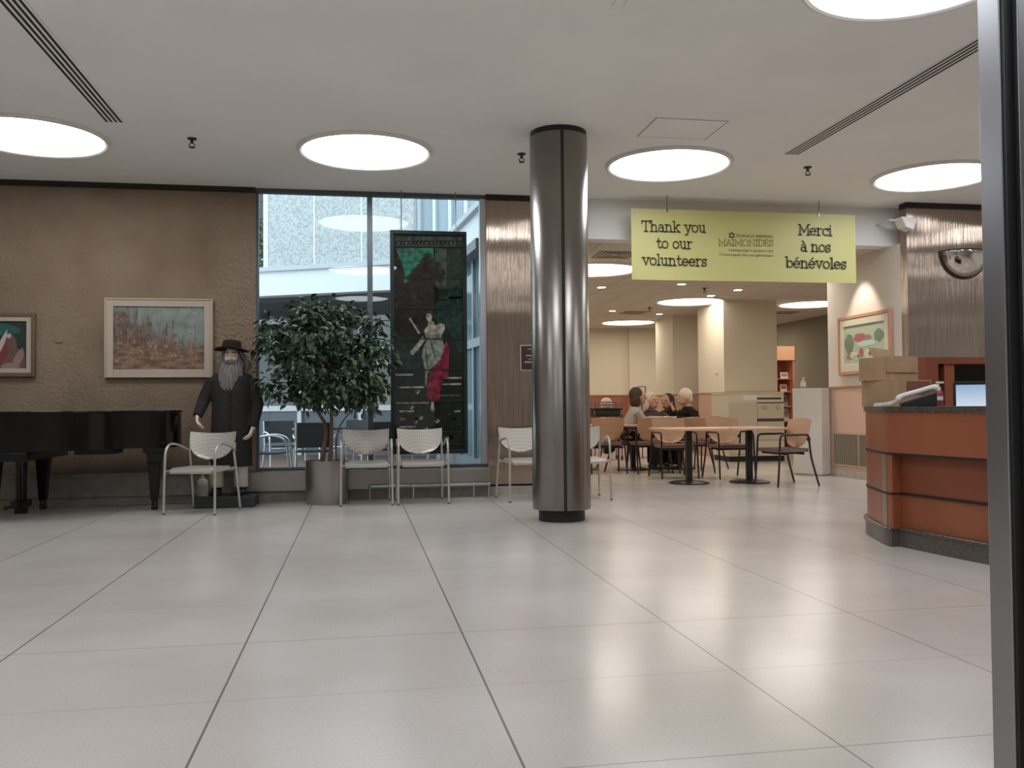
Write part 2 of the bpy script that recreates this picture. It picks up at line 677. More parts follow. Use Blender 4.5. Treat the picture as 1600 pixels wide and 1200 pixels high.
def blend(name, mb, m, parent=None, voxel=0.012, smooth_n=4):
    """Melt overlapping volumes into one continuous surface."""
    me = mb.mesh(name + '_raw')
    o = bpy.data.objects.new(name + '_raw', me)
    C.objects.link(o)
    r = o.modifiers.new('remesh', 'REMESH')
    r.mode = 'VOXEL'
    r.voxel_size = voxel
    s = o.modifiers.new('smooth', 'SMOOTH')
    s.iterations = smooth_n
    s.factor = 0.5
    dg = bpy.context.evaluated_depsgraph_get()
    new = bpy.data.meshes.new_from_object(o.evaluated_get(dg))
    bpy.data.objects.remove(o)
    bpy.data.meshes.remove(me)
    new.name = name
    new.materials.clear()
    new.materials.append(m)
    new.shade_smooth()
    ob = bpy.data.objects.new(name, new)
    C.objects.link(ob)
    if parent:
        ob.parent = parent
    return ob


def arc(cx, cy, rx, ry, a0, a1, n=14):
    return [(cx + rx * math.cos(R(a0 + (a1 - a0) * i / n)), cy + ry * math.sin(R(a0 + (a1 - a0) * i / n))) for i in range(n + 1)]


def smooth_path(pts, n=6):
    """Catmull-Rom through points."""
    pts = [Vector(p) for p in pts]
    out = []
    for i in range(len(pts) - 1):
        p0, p1, p2, p3 = pts[max(i - 1, 0)], pts[i], pts[i + 1], pts[min(i + 2, len(pts) - 1)]
        for k in range(n):
            t = k / n
            out.append(0.5 * ((2 * p1) + (p2 - p0) * t + (2 * p0 - 5 * p1 + 4 * p2 - p3) * t * t + (3 * p1 - p0 - 3 * p2 + p3) * t ** 3))
    out.append(pts[-1])
    return out


# ------------------------------------------------------------------ shared materials
M_FLOOR = floor_material()
M_CEIL = mat('ceiling_paint', 'ebe9e4', 0.9, spec=0.2, noise=('f0eee9', 1.2, 0.35, 0.65))
M_STUCCO = stucco_material()
M_STEEL = brushed('brushed_steel_panel', 'ad9d8e', 0.1, 0.0038, 0.012)
M_COLUMN = mat('column_steel', '98938d', 0.27, 1.0, bump=(2.0, 0.015, 0.02), noise=('878079', 1.4, 0.35, 0.65))
M_DARKSTEEL = mat('dull_steel', '8b8782', 0.32, 1.0)
M_ALU = mat('aluminium', 'c9ccd0', 0.28, 0.9)
M_SILVER = mat('silver_paint', 'bdb7ac', 0.36, 0.55)
M_PERF = holes_material('perforated_silver', 'bbb5a9', '8b8478', 0.026, 0.0045)
M_BLACK = mat('black_gloss', '090808', 0.2, spec=0.3, coat=0.1)
M_BLACKMAT = mat('black_matt', '171412', 0.55)
M_BLACKTUBE = mat('black_tube', '1d1714', 0.4)
M_DARKTRIM = mat('dark_bronze_trim', '2b2119', 0.5, 0.3)
M_WHITE = mat('white_paint', 'd9d6d0', 0.55)
M_CREAM = mat('cafe_cream', 'd3c9b4', 0.85, spec=0.25)
M_WAINS = mat('wainscot_salmon', 'bd9a86', 0.8, spec=0.25)
M_WAINSRED = mat('wainscot_red', '9c5f4c', 0.8, spec=0.25)
M_LOBBYWHITE = mat('lobby_white', 'e6e5e0', 0.85, spec=0.25)
M_STONE = mat('grey_stone', '8d867d', 0.6, noise=('7c766e', 9, 0.35, 0.65))
M_STONELIGHT = mat('pale_stone', 'b7afa4', 0.5, noise=('a8a095', 9, 0.35, 0.65))
M_GRANITE = mat('dark_granite', '3d3833', 0.25, noise=('58514a', 60, 0.4, 0.6))
M_GRANITEBASE = mat('granite_base', '4c4740', 0.3, noise=('625b52', 70, 0.4, 0.6))
M_DESKWOOD = mat('desk_cherry', '96583a', 0.33, noise=('8a4d30', 2.5, 0.3, 0.7), stretch=(1, 1, 0.25))
M_DESKWOOD2 = mat('desk_cherry_dark', '8a4c33', 0.36, noise=('7d432c', 2.5, 0.3, 0.7), stretch=(1, 1, 0.25))
M_WOOD = mat('beech_ply', 'c8a182', 0.42, noise=('be9475', 3, 0.3, 0.7), stretch=(1, 1, 6))
M_TABLETOP = mat('table_laminate', 'd0a888', 0.35)
M_SEAT = mat('mauve_fabric', '7d625b', 0.9, noise=('6e544e', 60, 0.4, 0.6))
M_DISC = emitter('disc_glow', 'f4f7ff', DISC)
M_DISCWARM = emitter('disc_glow_warm', 'fff4e6', DISC_WARM)
M_DOWN = emitter('downlight_glow', 'fff2e0', 12.0)
M_CARD = mat('cardboard', 'ad8e6c', 0.85, noise=('a08260', 6, 0.35, 0.65))
M_GLASS = pane('window_glass', 'f0f6f5', 0.006)

# ------------------------------------------------------------------ the setting
X0, X1, YB = -6.2, 11.6, -4.5
struct('floor', MB().span((X0, YB, -0.12), (12.2, 23.4, 0.0)), M_FLOOR)
c = MB()
c.span((X0, YB, HC), (X1 + 0.3, YW + 0.25, HC + 0.3))
struct('ceiling', c, M_CEIL)
struct('wall_left', MB().span((X0 - 0.2, YB, 0), (X0, YW, HC)), M_LOBBYWHITE)
struct('wall_front', MB().span((X0 - 0.2, YB - 0.2, 0), (X1 + 0.3, YB, HC)), M_LOBBYWHITE)
struct('wall_right', MB().span((X1, YB, 0), (X1 + 0.25, 10.45, HC)), M_LOBBYWHITE)
# stucco wall left of the window, on a ledge
struct('wall_back', MB().span((X0 - 0.2, YW, 0.0), (-1.165, YW + 0.35, HC)), M_STUCCO)
struct('trim_1', MB().span((X0, YW - 0.035, HC - 0.06), (-1.165, YW, HC)), M_DARKTRIM)
l = MB()
l.span((X0, 10.50, 0.0), (-1.25, YW, 0.10))
l.span((X0, 10.46, 0.10), (-1.25, YW, 0.33))
l.span((X0, 10.42, 0.33), (-1.25, YW, 0.36))
struct('baseboard_back', l, M_STONE, bevel=0.006)
# plinth under the window
l = MB()
l.span((-1.25, 10.50, 0.0), (1.53, YW, 0.12))
struct('baseboard_window', l, M_STONE)
l = MB()
l.span((-1.25, 10.45, 0.12), (1.53, YW + 0.02, 0.335))
struct('trim_2', l, mat('sill_steel', '9a958e', 0.38, 0.8, bump=(2, 0.1, 0.02)), bevel=0.004)
# window: frame, mullion, two panes
fr = bpy.data.objects.new('window_1', None)
C.objects.link(fr)
fr['kind'] = 'structure'
M_FRAME = mat('window_frame_metal', '5c6266', 0.4, 0.7)
f = MB()
f.span((-1.165, YW, HC - 0.05), (1.53, YW + 0.09, HC))
f.span((-1.165, YW, 0.335), (1.53, YW + 0.09, 0.37))
f.span((-1.165, YW, 0.37), (-1.135, YW + 0.09, HC - 0.05))
f.build('window_frame', M_FRAME, fr, bevel=0.003)
MB().span((0.11, YW - 0.01, 0.37), (0.172, YW + 0.09, HC - 0.05)).build('mullion', M_FRAME, fr, bevel=0.003)
MB().span((1.455, YW - 0.01, 0.37), (1.53, YW + 0.09, HC - 0.05)).build('corner_post', M_ALU, fr, bevel=0.003)
for a, b_ in ((-1.135, 0.11), (0.172, 1.455)):
    MB().span((a, YW + 0.045, 0.37), (b_, YW + 0.051, HC - 0.05)).build('pane', M_GLASS, fr)
# stainless pier between window and cafe
struct('wall_pier', MB().span((1.53, YW - 0.05, 0.125), (2.78, YW + 0.4, HC - 0.07)), M_STEEL)
struct('trim_3', MB().span((1.53, YW - 0.06, HC - 0.07), (2.78, YW, HC)), M_DARKTRIM)
struct('trim_4', MB().span((1.53, YW - 0.03, 0.10), (2.78, YW, 0.125)), M_DARKTRIM)
struct('baseboard_pier', MB().span((1.53, YW - 0.12, 0.0), (2.78, YW, 0.10)), M_STONELIGHT)
# bulkhead over the cafe opening, cafe shell
struct('wall_bulkhead', MB().span((2.78, YW, ZC), (X1, YW + 0.25, HC)), M_LOBBYWHITE)
struct('ceiling_cafe', MB().span((2.4, YW + 0.25, ZC), (12.2, 23.4, ZC + 0.3)),
       tile_material('ceiling_tiles', 'c9bfb4', '9a9188', 0.61, 1.22, 0.009))
struct('wall_cafe_left', MB().span((2.4, YW + 0.4, 0), (2.78, 23.4, ZC)), M_CREAM)
w = MB()
w.slot(0).span((2.78, 23.0, 1.335), (7.09, 23.3, ZC))
w.slot(1).span((2.78, 23.0, 0), (7.09, 23.3, 1.335))
w.slot(0).span((7.09, 22.88, 1.33), (12.2, 23.3, ZC))
w.slot(2).span((7.09, 22.88, 0), (12.2, 23.3, 1.33))
struct('wall_cafe_back', w, [M_CREAM, M_WAINSRED, M_WAINS])
struct('trim_5', MB().span((2.78, 22.98, 1.325), (7.09, 23.0, 1.35)).span((7.09, 22.86, 1.32), (12.0, 22.88, 1.345)), mat('oak_rail', 'a07a5c', 0.5))
M_OLIVE = mat('olive_wall', '8a8270', 0.85, spec=0.2)
struct('wall_cafe_far_right', MB().span((10.65, 12.8, 0), (10.95, 22.88, ZC)), M_OLIVE)
# side wall with the painting
w = MB()
w.slot(0).span((6.9, 10.50, 1.30), (7.05, 12.34, ZC))
w.slot(1).span((6.9, 10.50, 0.10), (7.05, 12.34, 1.30))
struct('wall_cafe_right', w, [mat('cafe_offwhite', 'd2cabf', 0.85, spec=0.25), mat('wainscot_pink', 'cfae9a', 0.8, spec=0.25)])
struct('trim_6', MB().span((6.885, 10.50, 1.285), (6.9, 12.34, 1.31)), mat('oak_rail', 'a07a5c'))
struct('baseboard_cafe', MB().span((6.87, 10.50, 0.0), (7.05, 12.34, 0.10)), M_STONELIGHT)
struct('wall_steel_right', MB().span((6.9, 10.36, 0.0), (X1, 10.5, HC - 0.07)), M_STEEL)
struct('trim_7', MB().span((6.89, 10.34, HC - 0.07), (X1, 10.5, HC)), M_DARKTRIM)
# the two square pillars standing in the cafe
for k, (x0, y0, x1, y1) in enumerate(((7.05, 16.55, 8.16, 17.9), (7.08, 19.5, 7.98, 20.7))):
    w = MB()
    w.slot(0).span((x0, y0, 1.31), (x1, y1, ZC))
    w.slot(1).span((x0, y0, 0), (x1, y1, 1.29))
    w.slot(2).span((x0 - 0.01, y0 - 0.01, 1.29), (x1 + 0.01, y1 + 0.01, 1.31))
    o = w.build('pillar', [M_CREAM, M_WAINS, mat('oak_rail', 'a07a5c')])
    tag(o, ('square cream pillar with salmon base directly behind the waste cabinet',
            'square cream pillar with salmon base, farther back and left of the other')[k], 'pillar', 'square pillars in the cafe')

# ------------------------------------------------------------------ foreground door jamb at the right edge
dj = bpy.data.objects.new('door_1', None)
C.objects.link(dj)
dj['kind'] = 'structure'
YJ = 2.0
j0 = at(1539, 600, y=YJ + 0.08).x
M_JAMB = mat('jamb_steel', '9b9c9f', 0.3, 1.0, bump=(1.2, 0.08, 0.02), stretch=(1, 1, 0.4))
MB().span((j0, YJ, 0), (j0 + 0.05, YJ + 0.08, HC)).build('jamb', M_JAMB, dj, bevel=0.003)
MB().span((j0 + 0.004, YJ - 0.012, 0), (j0 + 0.05, YJ, HC)).build('gasket', mat('gasket_rubber', '0d0d0e', 0.5), dj)
MB().span((j0 + 0.028, YJ - 0.03, 0), (j0 + 0.75, YJ - 0.012, HC)).build('door_panel', M_JAMB, dj, bevel=0.003)

# ------------------------------------------------------------------ column
col = thing('column', 'round brushed steel column with a dark vertical joint, floor to ceiling', 'column', (1.86, 8.16, 0))
MB().lathe([(0.215, 0), (0.215, 0.115)], 48).build('base_collar', M_BLACKMAT, col, bevel=0.004)
MB().lathe([(0.262, 0.105), (0.27, 0.11), (0.27, HC - 0.055), (0.266, HC - 0.05)], 96).build('steel_casing', M_COLUMN, col)
MB().lathe([(0.262, HC - 0.055), (0.262, HC)], 64).build('top_ring', M_BLACKMAT, col)
ja = math.atan2(-8.16, -1.86) + 0.13
st = MB()
for s in (ja, ja + PI * 2 / 3, ja + PI * 4 / 3):
    st.add([(0.2705 * math.cos(s - 0.055), 0.2705 * math.sin(s - 0.055), 0.11), (0.2705 * math.cos(s + 0.055), 0.2705 * math.sin(s + 0.055), 0.11),
            (0.2705 * math.cos(s + 0.055), 0.2705 * math.sin(s + 0.055), HC - 0.055), (0.2705 * math.cos(s - 0.055), 0.2705 * math.sin(s - 0.055), HC - 0.055),
            (0.2745 * math.cos(s - 0.05), 0.2745 * math.sin(s - 0.05), 0.11), (0.2745 * math.cos(s + 0.05), 0.2745 * math.sin(s + 0.05), 0.11),
            (0.2745 * math.cos(s + 0.05), 0.2745 * math.sin(s + 0.05), HC - 0.055), (0.2745 * math.cos(s - 0.05), 0.2745 * math.sin(s - 0.05), HC - 0.055)],
           [(4, 5, 6, 7), (0, 4, 7, 3), (5, 1, 2, 6), (0, 1, 5, 4), (7, 6, 2, 3)])
st.build('joint_strip', M_BLACKMAT, col)

# ------------------------------------------------------------------ ceiling fittings
def ceiling_light(x, y, label, m, z=HC, r=0.61):
    t = thing('ceiling_light', label, 'ceiling light', (x, y, z), 0, 'round ceiling lights')
    MB().lathe([(r, -0.012), (r, 0.0)], 72).build('diffuser', m, t)
    rim = MB()
    pts = [(r + 0.035) * Vector((math.cos(2 * PI * k / 72), math.sin(2 * PI * k / 72), 0)) + Vector((0, 0, -0.005)) for k in range(72)]
    rim.tube(pts, 0.03, 8, closed=True)
    rim.build('rim', M_WHITE, t)
    return t

for x, y, lab in ((0.08, 9.0, 'round glowing ceiling light above the window and potted tree'),
                  (3.26, 9.04, 'round glowing ceiling light right of the steel column, above the banner'),
                  (-2.99, 8.94, 'round glowing ceiling light above the piano, cut by the left edge'),
                  (6.42, 9.1, 'round glowing ceiling light nearest the steel panel and half-dome mirror'),
                  (3.26, 4.75, 'largest round ceiling light, cut by the top edge of the photo')):
    ceiling_light(x, y, lab, M_DISC)
for x, y in ((0.08, 4.75), (-2.99, 4.75), (6.42, 4.75), (9.58, 9.1), (9.58, 4.75), (0.08, 0.4), (3.26, 0.4), (-2.99, 0.4)):  # the far-right pair is added to put bright bands on the right steel wall
    ceiling_light(x, y, 'round glowing lobby ceiling light out of the view seen only mirrored', M_DISC)
for x, y, lab in ((3.52, 13.03, 'round cafe ceiling light half hidden behind the steel column'),
                  (6.47, 16.8, 'round cafe ceiling light in front of the nearer cream pillar'),
                  (6.55, 21.2, 'farthest round cafe ceiling light, by the back wall'),
                  (9.15, 17.0, 'round cafe ceiling light at the right, before the olive wall')):
    ceiling_light(x, y, lab, M_DISCWARM, ZC, 0.62)
for x, y, lab in ((6.5, 13.0, 'round cafe ceiling light hidden right behind the banner'), (3.52, 17.0, 'round cafe ceiling light hidden behind the steel column'),
                  (3.52, 21.2, 'round cafe ceiling light far back, hidden behind the steel pier'), (9.15, 13.0, 'round cafe ceiling light hidden behind the painting wall'),
                  (9.15, 21.2, 'round cafe ceiling light far back, hidden behind the nearer cream pillar')):
    ceiling_light(x, y, lab, M_DISCWARM, ZC, 0.62)
for i, (px, py) in enumerate(((940, 448), (1065, 443), (1153, 452), (1111, 461), (957, 485), (1030, 490))):
    p = at(px, py, z=ZC)
    t = thing('downlight', ('small square cafe downlight nearest the column', 'small square cafe downlight under the left half of the banner',
                            'small square cafe downlight under the middle of the banner', 'small square downlight just behind a round cafe light',
                            'small square downlight far back at the left of the cafe', 'small square downlight beside the far cream pillar')[i],
              'downlight', (p.x, p.y, ZC), 0, 'small square downlights in the cafe')
    MB().box((0, 0, -0.006), (0.16, 0.16, 0.012)).build('trim_ring', M_WHITE, t)
    MB().box((0, 0, -0.014), (0.11, 0.11, 0.006)).build('lens', M_DOWN, t)

def sprinkler(px, py, zc, label):
    p = at(px, py, z=zc)
    t = thing('sprinkler', label, 'sprinkler', (p.x, p.y, zc), 0, 'ceiling sprinklers')
    m = mat('sprinkler_metal', '4a423a', 0.4, 0.8)
    MB().lathe([(0.045, 0), (0.04, -0.012), (0.014, -0.018), (0.014, -0.05)][::-1], 16).build('escutcheon', m, t)
    f_ = MB()
    for s in (-1, 1):
        f_.tube([(0.012 * s, 0, -0.05), (0.03 * s, 0, -0.065), (0.006 * s, 0, -0.085)], 0.005, 6)
    f_.lathe([(0.03, -0.09), (0.03, -0.086)], 14)
    f_.build('deflector', m, t)

sprinkler(300, 216, HC, 'small ceiling sprinkler between the two lobby lights at left')
sprinkler(815, 240, HC, 'small ceiling sprinkler just left of the steel column')
sprinkler(1262, 261, HC, 'small ceiling sprinkler right of the lobby light over the banner')
sprinkler(1101, 450, ZC, 'small cafe sprinkler hanging under the banner')
sprinkler(1015, 480, ZC, 'small cafe sprinkler between the two left round cafe lights')

def linear_diffuser(x, y0, y1, label, w=0.17):
    t = thing('air_diffuser', label, 'vent', (x, y0, HC), 0, 'long slotted ceiling diffusers')
    MB().span((-w / 2, 0, -0.008), (w / 2, y1 - y0, 0)).build('frame', M_CEIL, t)
    for k in range(4):
        u = -w / 2 + 0.025 + k * (w - 0.05) / 3
        MB().span((u - 0.010, 0.005, -0.0095), (u + 0.010, y1 - y0 - 0.005, -0.0075)).build('slot', M_BLACKMAT, t)

linear_diffuser(-2.13, 1.5, 8.39, 'long four-slot ceiling air diffuser at the left over the piano side')
linear_diffuser(4.38, 1.5, 8.5, 'long four-slot ceiling air diffuser at the right over the desk side')

t = thing('ceiling_speaker', 'flat square plate on the ceiling at the top edge of the photo', 'ceiling plate', (1.78, 5.34, HC))
MB().span((-0.17, -0.2, -0.012), (0.17, 0.2, 0)).build('plate', M_CEIL, t, bevel=0.003)
MB().span((-0.10, -0.14, -0.022), (0.10, 0.14, -0.012)).build('cover', M_CEIL, t, bevel=0.004)
t = thing('access_hatch', 'flush square access hatch in the ceiling beside the steel column', 'hatch', (2.97, 7.87, HC))
MB().span((-0.33, -0.27, -0.004), (0.33, 0.27, 0)).build('hatch_panel', M_CEIL, t)
MB().span((-0.35, 0.27, -0.003), (0.35, 0.282, 0)).span((-0.35, -0.282, -0.003), (0.35, -0.27, 0)).span((-0.345, -0.27, -0.003), (-0.33, 0.27, 0)).span((0.33, -0.27, -0.003), (0.345, 0.27, 0)).build('hatch_joint', mat('joint_grey', 'a5a19b', 0.8), t)

def cafe_vent(x, y, label, w=0.6, d=0.6):
    t = thing('ceiling_vent', label, 'vent', (x, y, ZC), 0, 'square louvred vents in the cafe ceiling')
    MB().span((-w / 2, -d / 2, -0.006), (w / 2, d / 2, 0)).build('frame', M_WHITE, t)
    for k in range(4):
        a, b_ = w / 2 * (0.85 - k * 0.2), d / 2 * (0.85 - k * 0.2)
        m_ = MB()
        for s in (-1, 1):
            m_.box((0, s * b_, -0.010), (2 * a, 0.03, 0.008))
            m_.box((s * a, 0, -0.010), (0.03, 2 * b_, 0.008))
        m_.build('louvre', mat('vent_shadow_grey', '8a8176', 0.7), t)

cafe_vent(3.45, 11.75, 'square louvred cafe ceiling vent left of the banner')
cafe_vent(6.0, 19.0, 'square louvred cafe ceiling vent far back between round lights')
cafe_vent(9.4, 18.7, 'square louvred cafe ceiling vent before the olive wall')

# ------------------------------------------------------------------ paintings
def picture(name, label, loc, rz, w, h, fw, mw, fm, mm, canvas_mats, draw=None, depth=0.045, cat='painting'):
    """Framed picture hung with its back at y=0, looking along -y; origin bottom centre."""
    t = thing(name, label, cat, loc, rz)
    def ring(mb, W, H, b, y0, y1):
        mb.span((-W / 2, y0, 0 + (h - H) / 2), (-W / 2 + b, y1, h - (h - H) / 2))
        mb.span((W / 2 - b, y0, 0 + (h - H) / 2), (W / 2, y1, h - (h - H) / 2))
        mb.span((-W / 2 + b, y0, (h - H) / 2), (W / 2 - b, y1, (h - H) / 2 + b))
        mb.span((-W / 2 + b, y0, h - (h - H) / 2 - b), (W / 2 - b, y1, h - (h - H) / 2))
        return mb
    ring(MB(), w, h, fw, -depth, 0).build('frame', fm, t, bevel=0.004)
    ring(MB(), w - 2 * fw, h - 2 * fw, mw, -depth * 0.8, 0).build('mat_border', mm, t, bevel=0.003)
    cw, ch = w - 2 * fw - 2 * mw, h - 2 * fw - 2 * mw
    cv = MB().span((-cw / 2, -depth * 0.45, -ch / 2), (cw / 2, 0, ch / 2))
    if draw:
        draw(cv, cw, ch, -depth * 0.45)
    o = cv.build('canvas', canvas_mats, t, smooth=0)
    o.location = (0, 0, h / 2)
    return t

picture('landscape_painting', 'large landscape painting of bare brown trees in a pale frame, above the piano', (-2.222, YW - 0.01, 1.416), 0, 1.165, 0.898, 0.018, 0.075,
        mat('gilt_edge', 'b9a58c', 0.5), mat('linen_border', 'b3a596', 0.8), [landscape_material()])

def draw_left(mb, w, h, y):
    rnd = random.Random(4)
    def patch(slot, cx, cz, rx, rz, tilt, k):
        pts = []
        for i in range(11):
            a = 2 * PI * i / 11
            r = 1 + rnd.uniform(-0.18, 0.18)
            x, z = rx * r * math.cos(a), rz * r * math.sin(a)
            pts.append((cx + x * math.cos(tilt) - z * math.sin(tilt), cz + x * math.sin(tilt) + z * math.cos(tilt)))
        mb.slot(slot).plate(pts, y - 0.0012 * k, y)
    x0 = w / 2
    patch(2, x0 - 0.30, 0.17, 0.26, 0.07, 0, 1)
    patch(3, x0 - 0.13, -0.16, 0.13, 0.15, 0, 1.4)
    patch(1, x0 - 0.28, -0.08, 0.08, 0.17, -0.4, 2)
    patch(4, x0 - 0.25, 0.02, 0.022, 0.14, -0.35, 3)
    patch(4, x0 - 0.33, 0.08, 0.03, 0.09, -0.6, 3)
    patch(5, x0 - 0.08, -0.15, 0.045, 0.12, -0.35, 3)
    patch(5, x0 - 0.17, -0.235, 0.11, 0.035, 0.05, 3.4)
    patch(4, x0 - 0.185, 0.1, 0.025, 0.025, 0, 3)
    patch(3, x0 - 0.15, 0.02, 0.05, 0.1, 0.1, 2.5)
    patch(1, x0 - 0.50, -0.1, 0.09, 0.15, 0.3, 2)

picture('figure_painting', 'smaller dark green and red painting in a brown frame, cut by left edge', (-4.0, YW - 0.01, 1.43), 0, 0.95, 0.705, 0.042, 0.05,
        mat('brown_frame', '6a5340', 0.5), mat('linen_border', 'b3a596'),
        [mat('painting_deep_green', '20302a', 0.7), mat('painting_red', '74342f', 0.7), mat('painting_teal', '24584a', 0.7), mat('painting_umber', '6a4a42', 0.7),
         mat('painting_pale', 'b8a8a0', 0.7), mat('painting_rose_grey', '8d7470', 0.7)], draw_left)

def draw_right(mb, w, h, y):
    rnd = random.Random(9)
    def patch(slot, cx, cz, rx, rz, k, j=0.16):
        mb.slot(slot).plate([(cx + rx * (1 + rnd.uniform(-j, j)) * math.cos(2 * PI * i / 13), cz + rz * (1 + rnd.uniform(-j, j)) * math.sin(2 * PI * i / 13)) for i in range(13)], y - 0.001 * k, y)
    patch(1, -w * 0.37, 0.02, w * 0.12, h * 0.28, 1)
    patch(1, w * 0.36, h * 0.16, w * 0.13, h * 0.16, 1)
    patch(2, -w * 0.11, h * 0.17, w * 0.15, h * 0.12, 2)
    patch(3, w * 0.08, h * 0.14, w * 0.10, h * 0.08, 1.5)
    patch(4, w * 0.04, -h * 0.0, w * 0.22, h * 0.08, 2.5)
    patch(2, -w * 0.07, -h * 0.22, w * 0.05, h * 0.13, 3)
    patch(5, w * 0.15, -h * 0.28, w * 0.14, h * 0.16, 2.2)
    patch(1, w * 0.15, -h * 0.26, w * 0.05, h * 0.06, 3)
    patch(3, -w * 0.4, -h * 0.30, w * 0.05, h * 0.07, 2)
    patch(5, -w * 0.28, -h * 0.24, w * 0.12, h * 0.06, 1.6)
    for k in range(14):
        patch(rnd.choice((1, 3, 5)), rnd.uniform(-0.42, 0.42) * w, rnd.uniform(-0.44, -0.12) * h, w * 0.03, h * 0.03, 3.5)

picture('garden_painting', 'pastel garden painting in a salmon wood frame on the cafe side wall', (6.895, 11.335, 1.47), -PI / 2, 1.3, 0.83, 0.045, 0.1,
        mat('salmon_frame', 'b98a70', 0.45), mat('ivory_border', 'cfc7b4', 0.7),
        [mat('painting_mint', 'a9b8a0', 0.7), mat('painting_sage', '6f8068', 0.7), mat('painting_coral', 'a8605c', 0.7), mat('painting_mauve', '9a8078', 0.7),
         mat('painting_aqua', 'b2d0c0', 0.7), mat('painting_ivory', 'cfc6a8', 0.7)], draw_right)

t = thing('wall_plate', 'small blank square plate on the stucco wall between two paintings', 'wall plate', (-3.287, YW - 0.006, 1.871))
MB().box((0, 0.0, 0), (0.08, 0.014, 0.12)).build('plate', mat('tan_plastic', '87755f', 0.6), t, bevel=0.003)
MB().box((0, -0.009, 0), (0.02, 0.006, 0.035)).build('toggle', mat('tan_plastic', '8d7f70'), t)

# plaque on the steel pier
t = thing('plaque', 'dark red plaque with pale border on the steel pier beside the column', 'plaque', (2.10, YW - 0.05, 1.49))
MB().span((-0.17, -0.008, 0), (0.17, 0, 0.31)).build('border', mat('plaque_border', 'b5a08c', 0.5), t)
MB().span((-0.158, -0.012, 0.012), (0.158, -0.006, 0.298)).build('field', mat('plaque_field', '2c1412', 0.45), t)
lt_ = MB()
for k, (wd_, hh) in enumerate(((0.16, 0.008), (0.07, 0.006), (0.2, 0.012), (0.15, 0.006), (0.24, 0.014), (0.06, 0.006))):
    lt_.span((-wd_ / 2, -0.0135, 0.255 - k * 0.04), (wd_ / 2, -0.012, 0.255 - k * 0.04 + hh))
lt_.build('engraving', mat('plaque_border', 'b5a08c'), t)

# ------------------------------------------------------------------ grand piano
t = thing('grand_piano', 'black closed grand piano in front of the stucco wall, cut by left edge', 'piano', (-2.9, 9.9, 0))
def wpoly(pts, ox, oy):
    return [(p[0] - ox, p[1] - oy) for p in pts]
side = [(-3.05, 9.16), (-2.8, 9.22), (-2.62, 9.38), (-2.46, 9.56), (-2.28, 9.64), (-2.08, 9.68), (-1.93, 9.79), (-1.87, 9.98), (-1.9, 10.2), (-2.02, 10.36), (-2.2, 10.40)]
side = [(p.x, p.y) for p in smooth_path([(a, b_, 0) for a, b_ in side], 5)]
outline = wpoly([(-3.85, 10.40), (-3.85, 9.16)] + side, -2.9, 9.9)
MB().prism(outline, 0.66, 1.018).build('case', M_BLACK, t)
def grow(poly, d):
    cx, cy = sum(p[0] for p in poly) / len(poly), sum(p[1] for p in poly) / len(poly)
    return [(p[0] + d * (1 if p[0] > cx else -1), p[1] + d * (1 if p[1] > cy else -1) * 0.8) for p in poly]
lid = MB().prism(outline, 1.02, 1.046, Matrix.Diagonal((1.012, 1.012, 1, 1)))
lid.build('lid', M_BLACK, t, bevel=0.006)
MB().span((-0.95, -0.74, 0.57), (-0.2, 0.5, 0.66)).build('keybed', M_BLACK, t, bevel=0.01)
MB().span((0.05, -0.16, 0.60), (0.42, 0.25, 0.66)).build('action_box', M_BLACKMAT, t)
for lx, ly in ((-0.60, -0.44), (-0.42, 0.40), (0.78, 0.08)):
    g = MB()
    for z0, z1, a, b_ in ((0.10, 0.50, 0.036, 0.062), (0.50, 0.60, 0.062, 0.075), (0.60, 0.665, 0.095, 0.105)):
        g.add([(lx - a, ly - a, z0), (lx + a, ly - a, z0), (lx + a, ly + a, z0), (lx - a, ly + a, z0), (lx - b_, ly - b_, z1), (lx + b_, ly - b_, z1), (lx + b_, ly + b_, z1), (lx - b_, ly + b_, z1)],
              [(3, 2, 1, 0), (4, 5, 6, 7), (0, 1, 5, 4), (1, 2, 6, 5), (2, 3, 7, 6), (3, 0, 4, 7)])
    lg = g.build('leg', M_BLACK, t, bevel=0.006)
    w = MB()
    w.tube([(lx, ly, 0.105), (lx, ly, 0.075)], 0.03, 12)
    w.tube([(lx - 0.03, ly, 0.032), (lx + 0.03, ly, 0.032)], 0.032, 16)
    w.tube([(lx - 0.022, ly, 0.032), (lx - 0.022, ly, 0.085)], 0.012, 8).tube([(lx + 0.022, ly, 0.032), (lx + 0.022, ly, 0.085)], 0.012, 8)
    w.build('caster', M_BLACKMAT, lg)
ly = MB()
for s in (-0.09, 0.09):
    ly.tube([(-0.52, 0.06 + s, 0.57), (-0.52, 0.06 + s * 0.8, 0.12)], 0.026, 10)
ly.box((-0.52, 0.06, 0.10), (0.12, 0.26, 0.07))
ly.box((-0.52, 0.06, 0.03), (0.10, 0.10, 0.08))
ly = ly.build('pedal_lyre', M_BLACK, t, bevel=0.005)
pd = MB()
for s in (-0.06, 0, 0.06):
    pd.tube([(-0.56, 0.06 + s, 0.085), (-0.66, 0.06 + s, 0.06)], [0.010, 0.018], 8)
pd.build('pedals', mat('aged_brass', '5a4a30', 0.4, 1.0), ly)

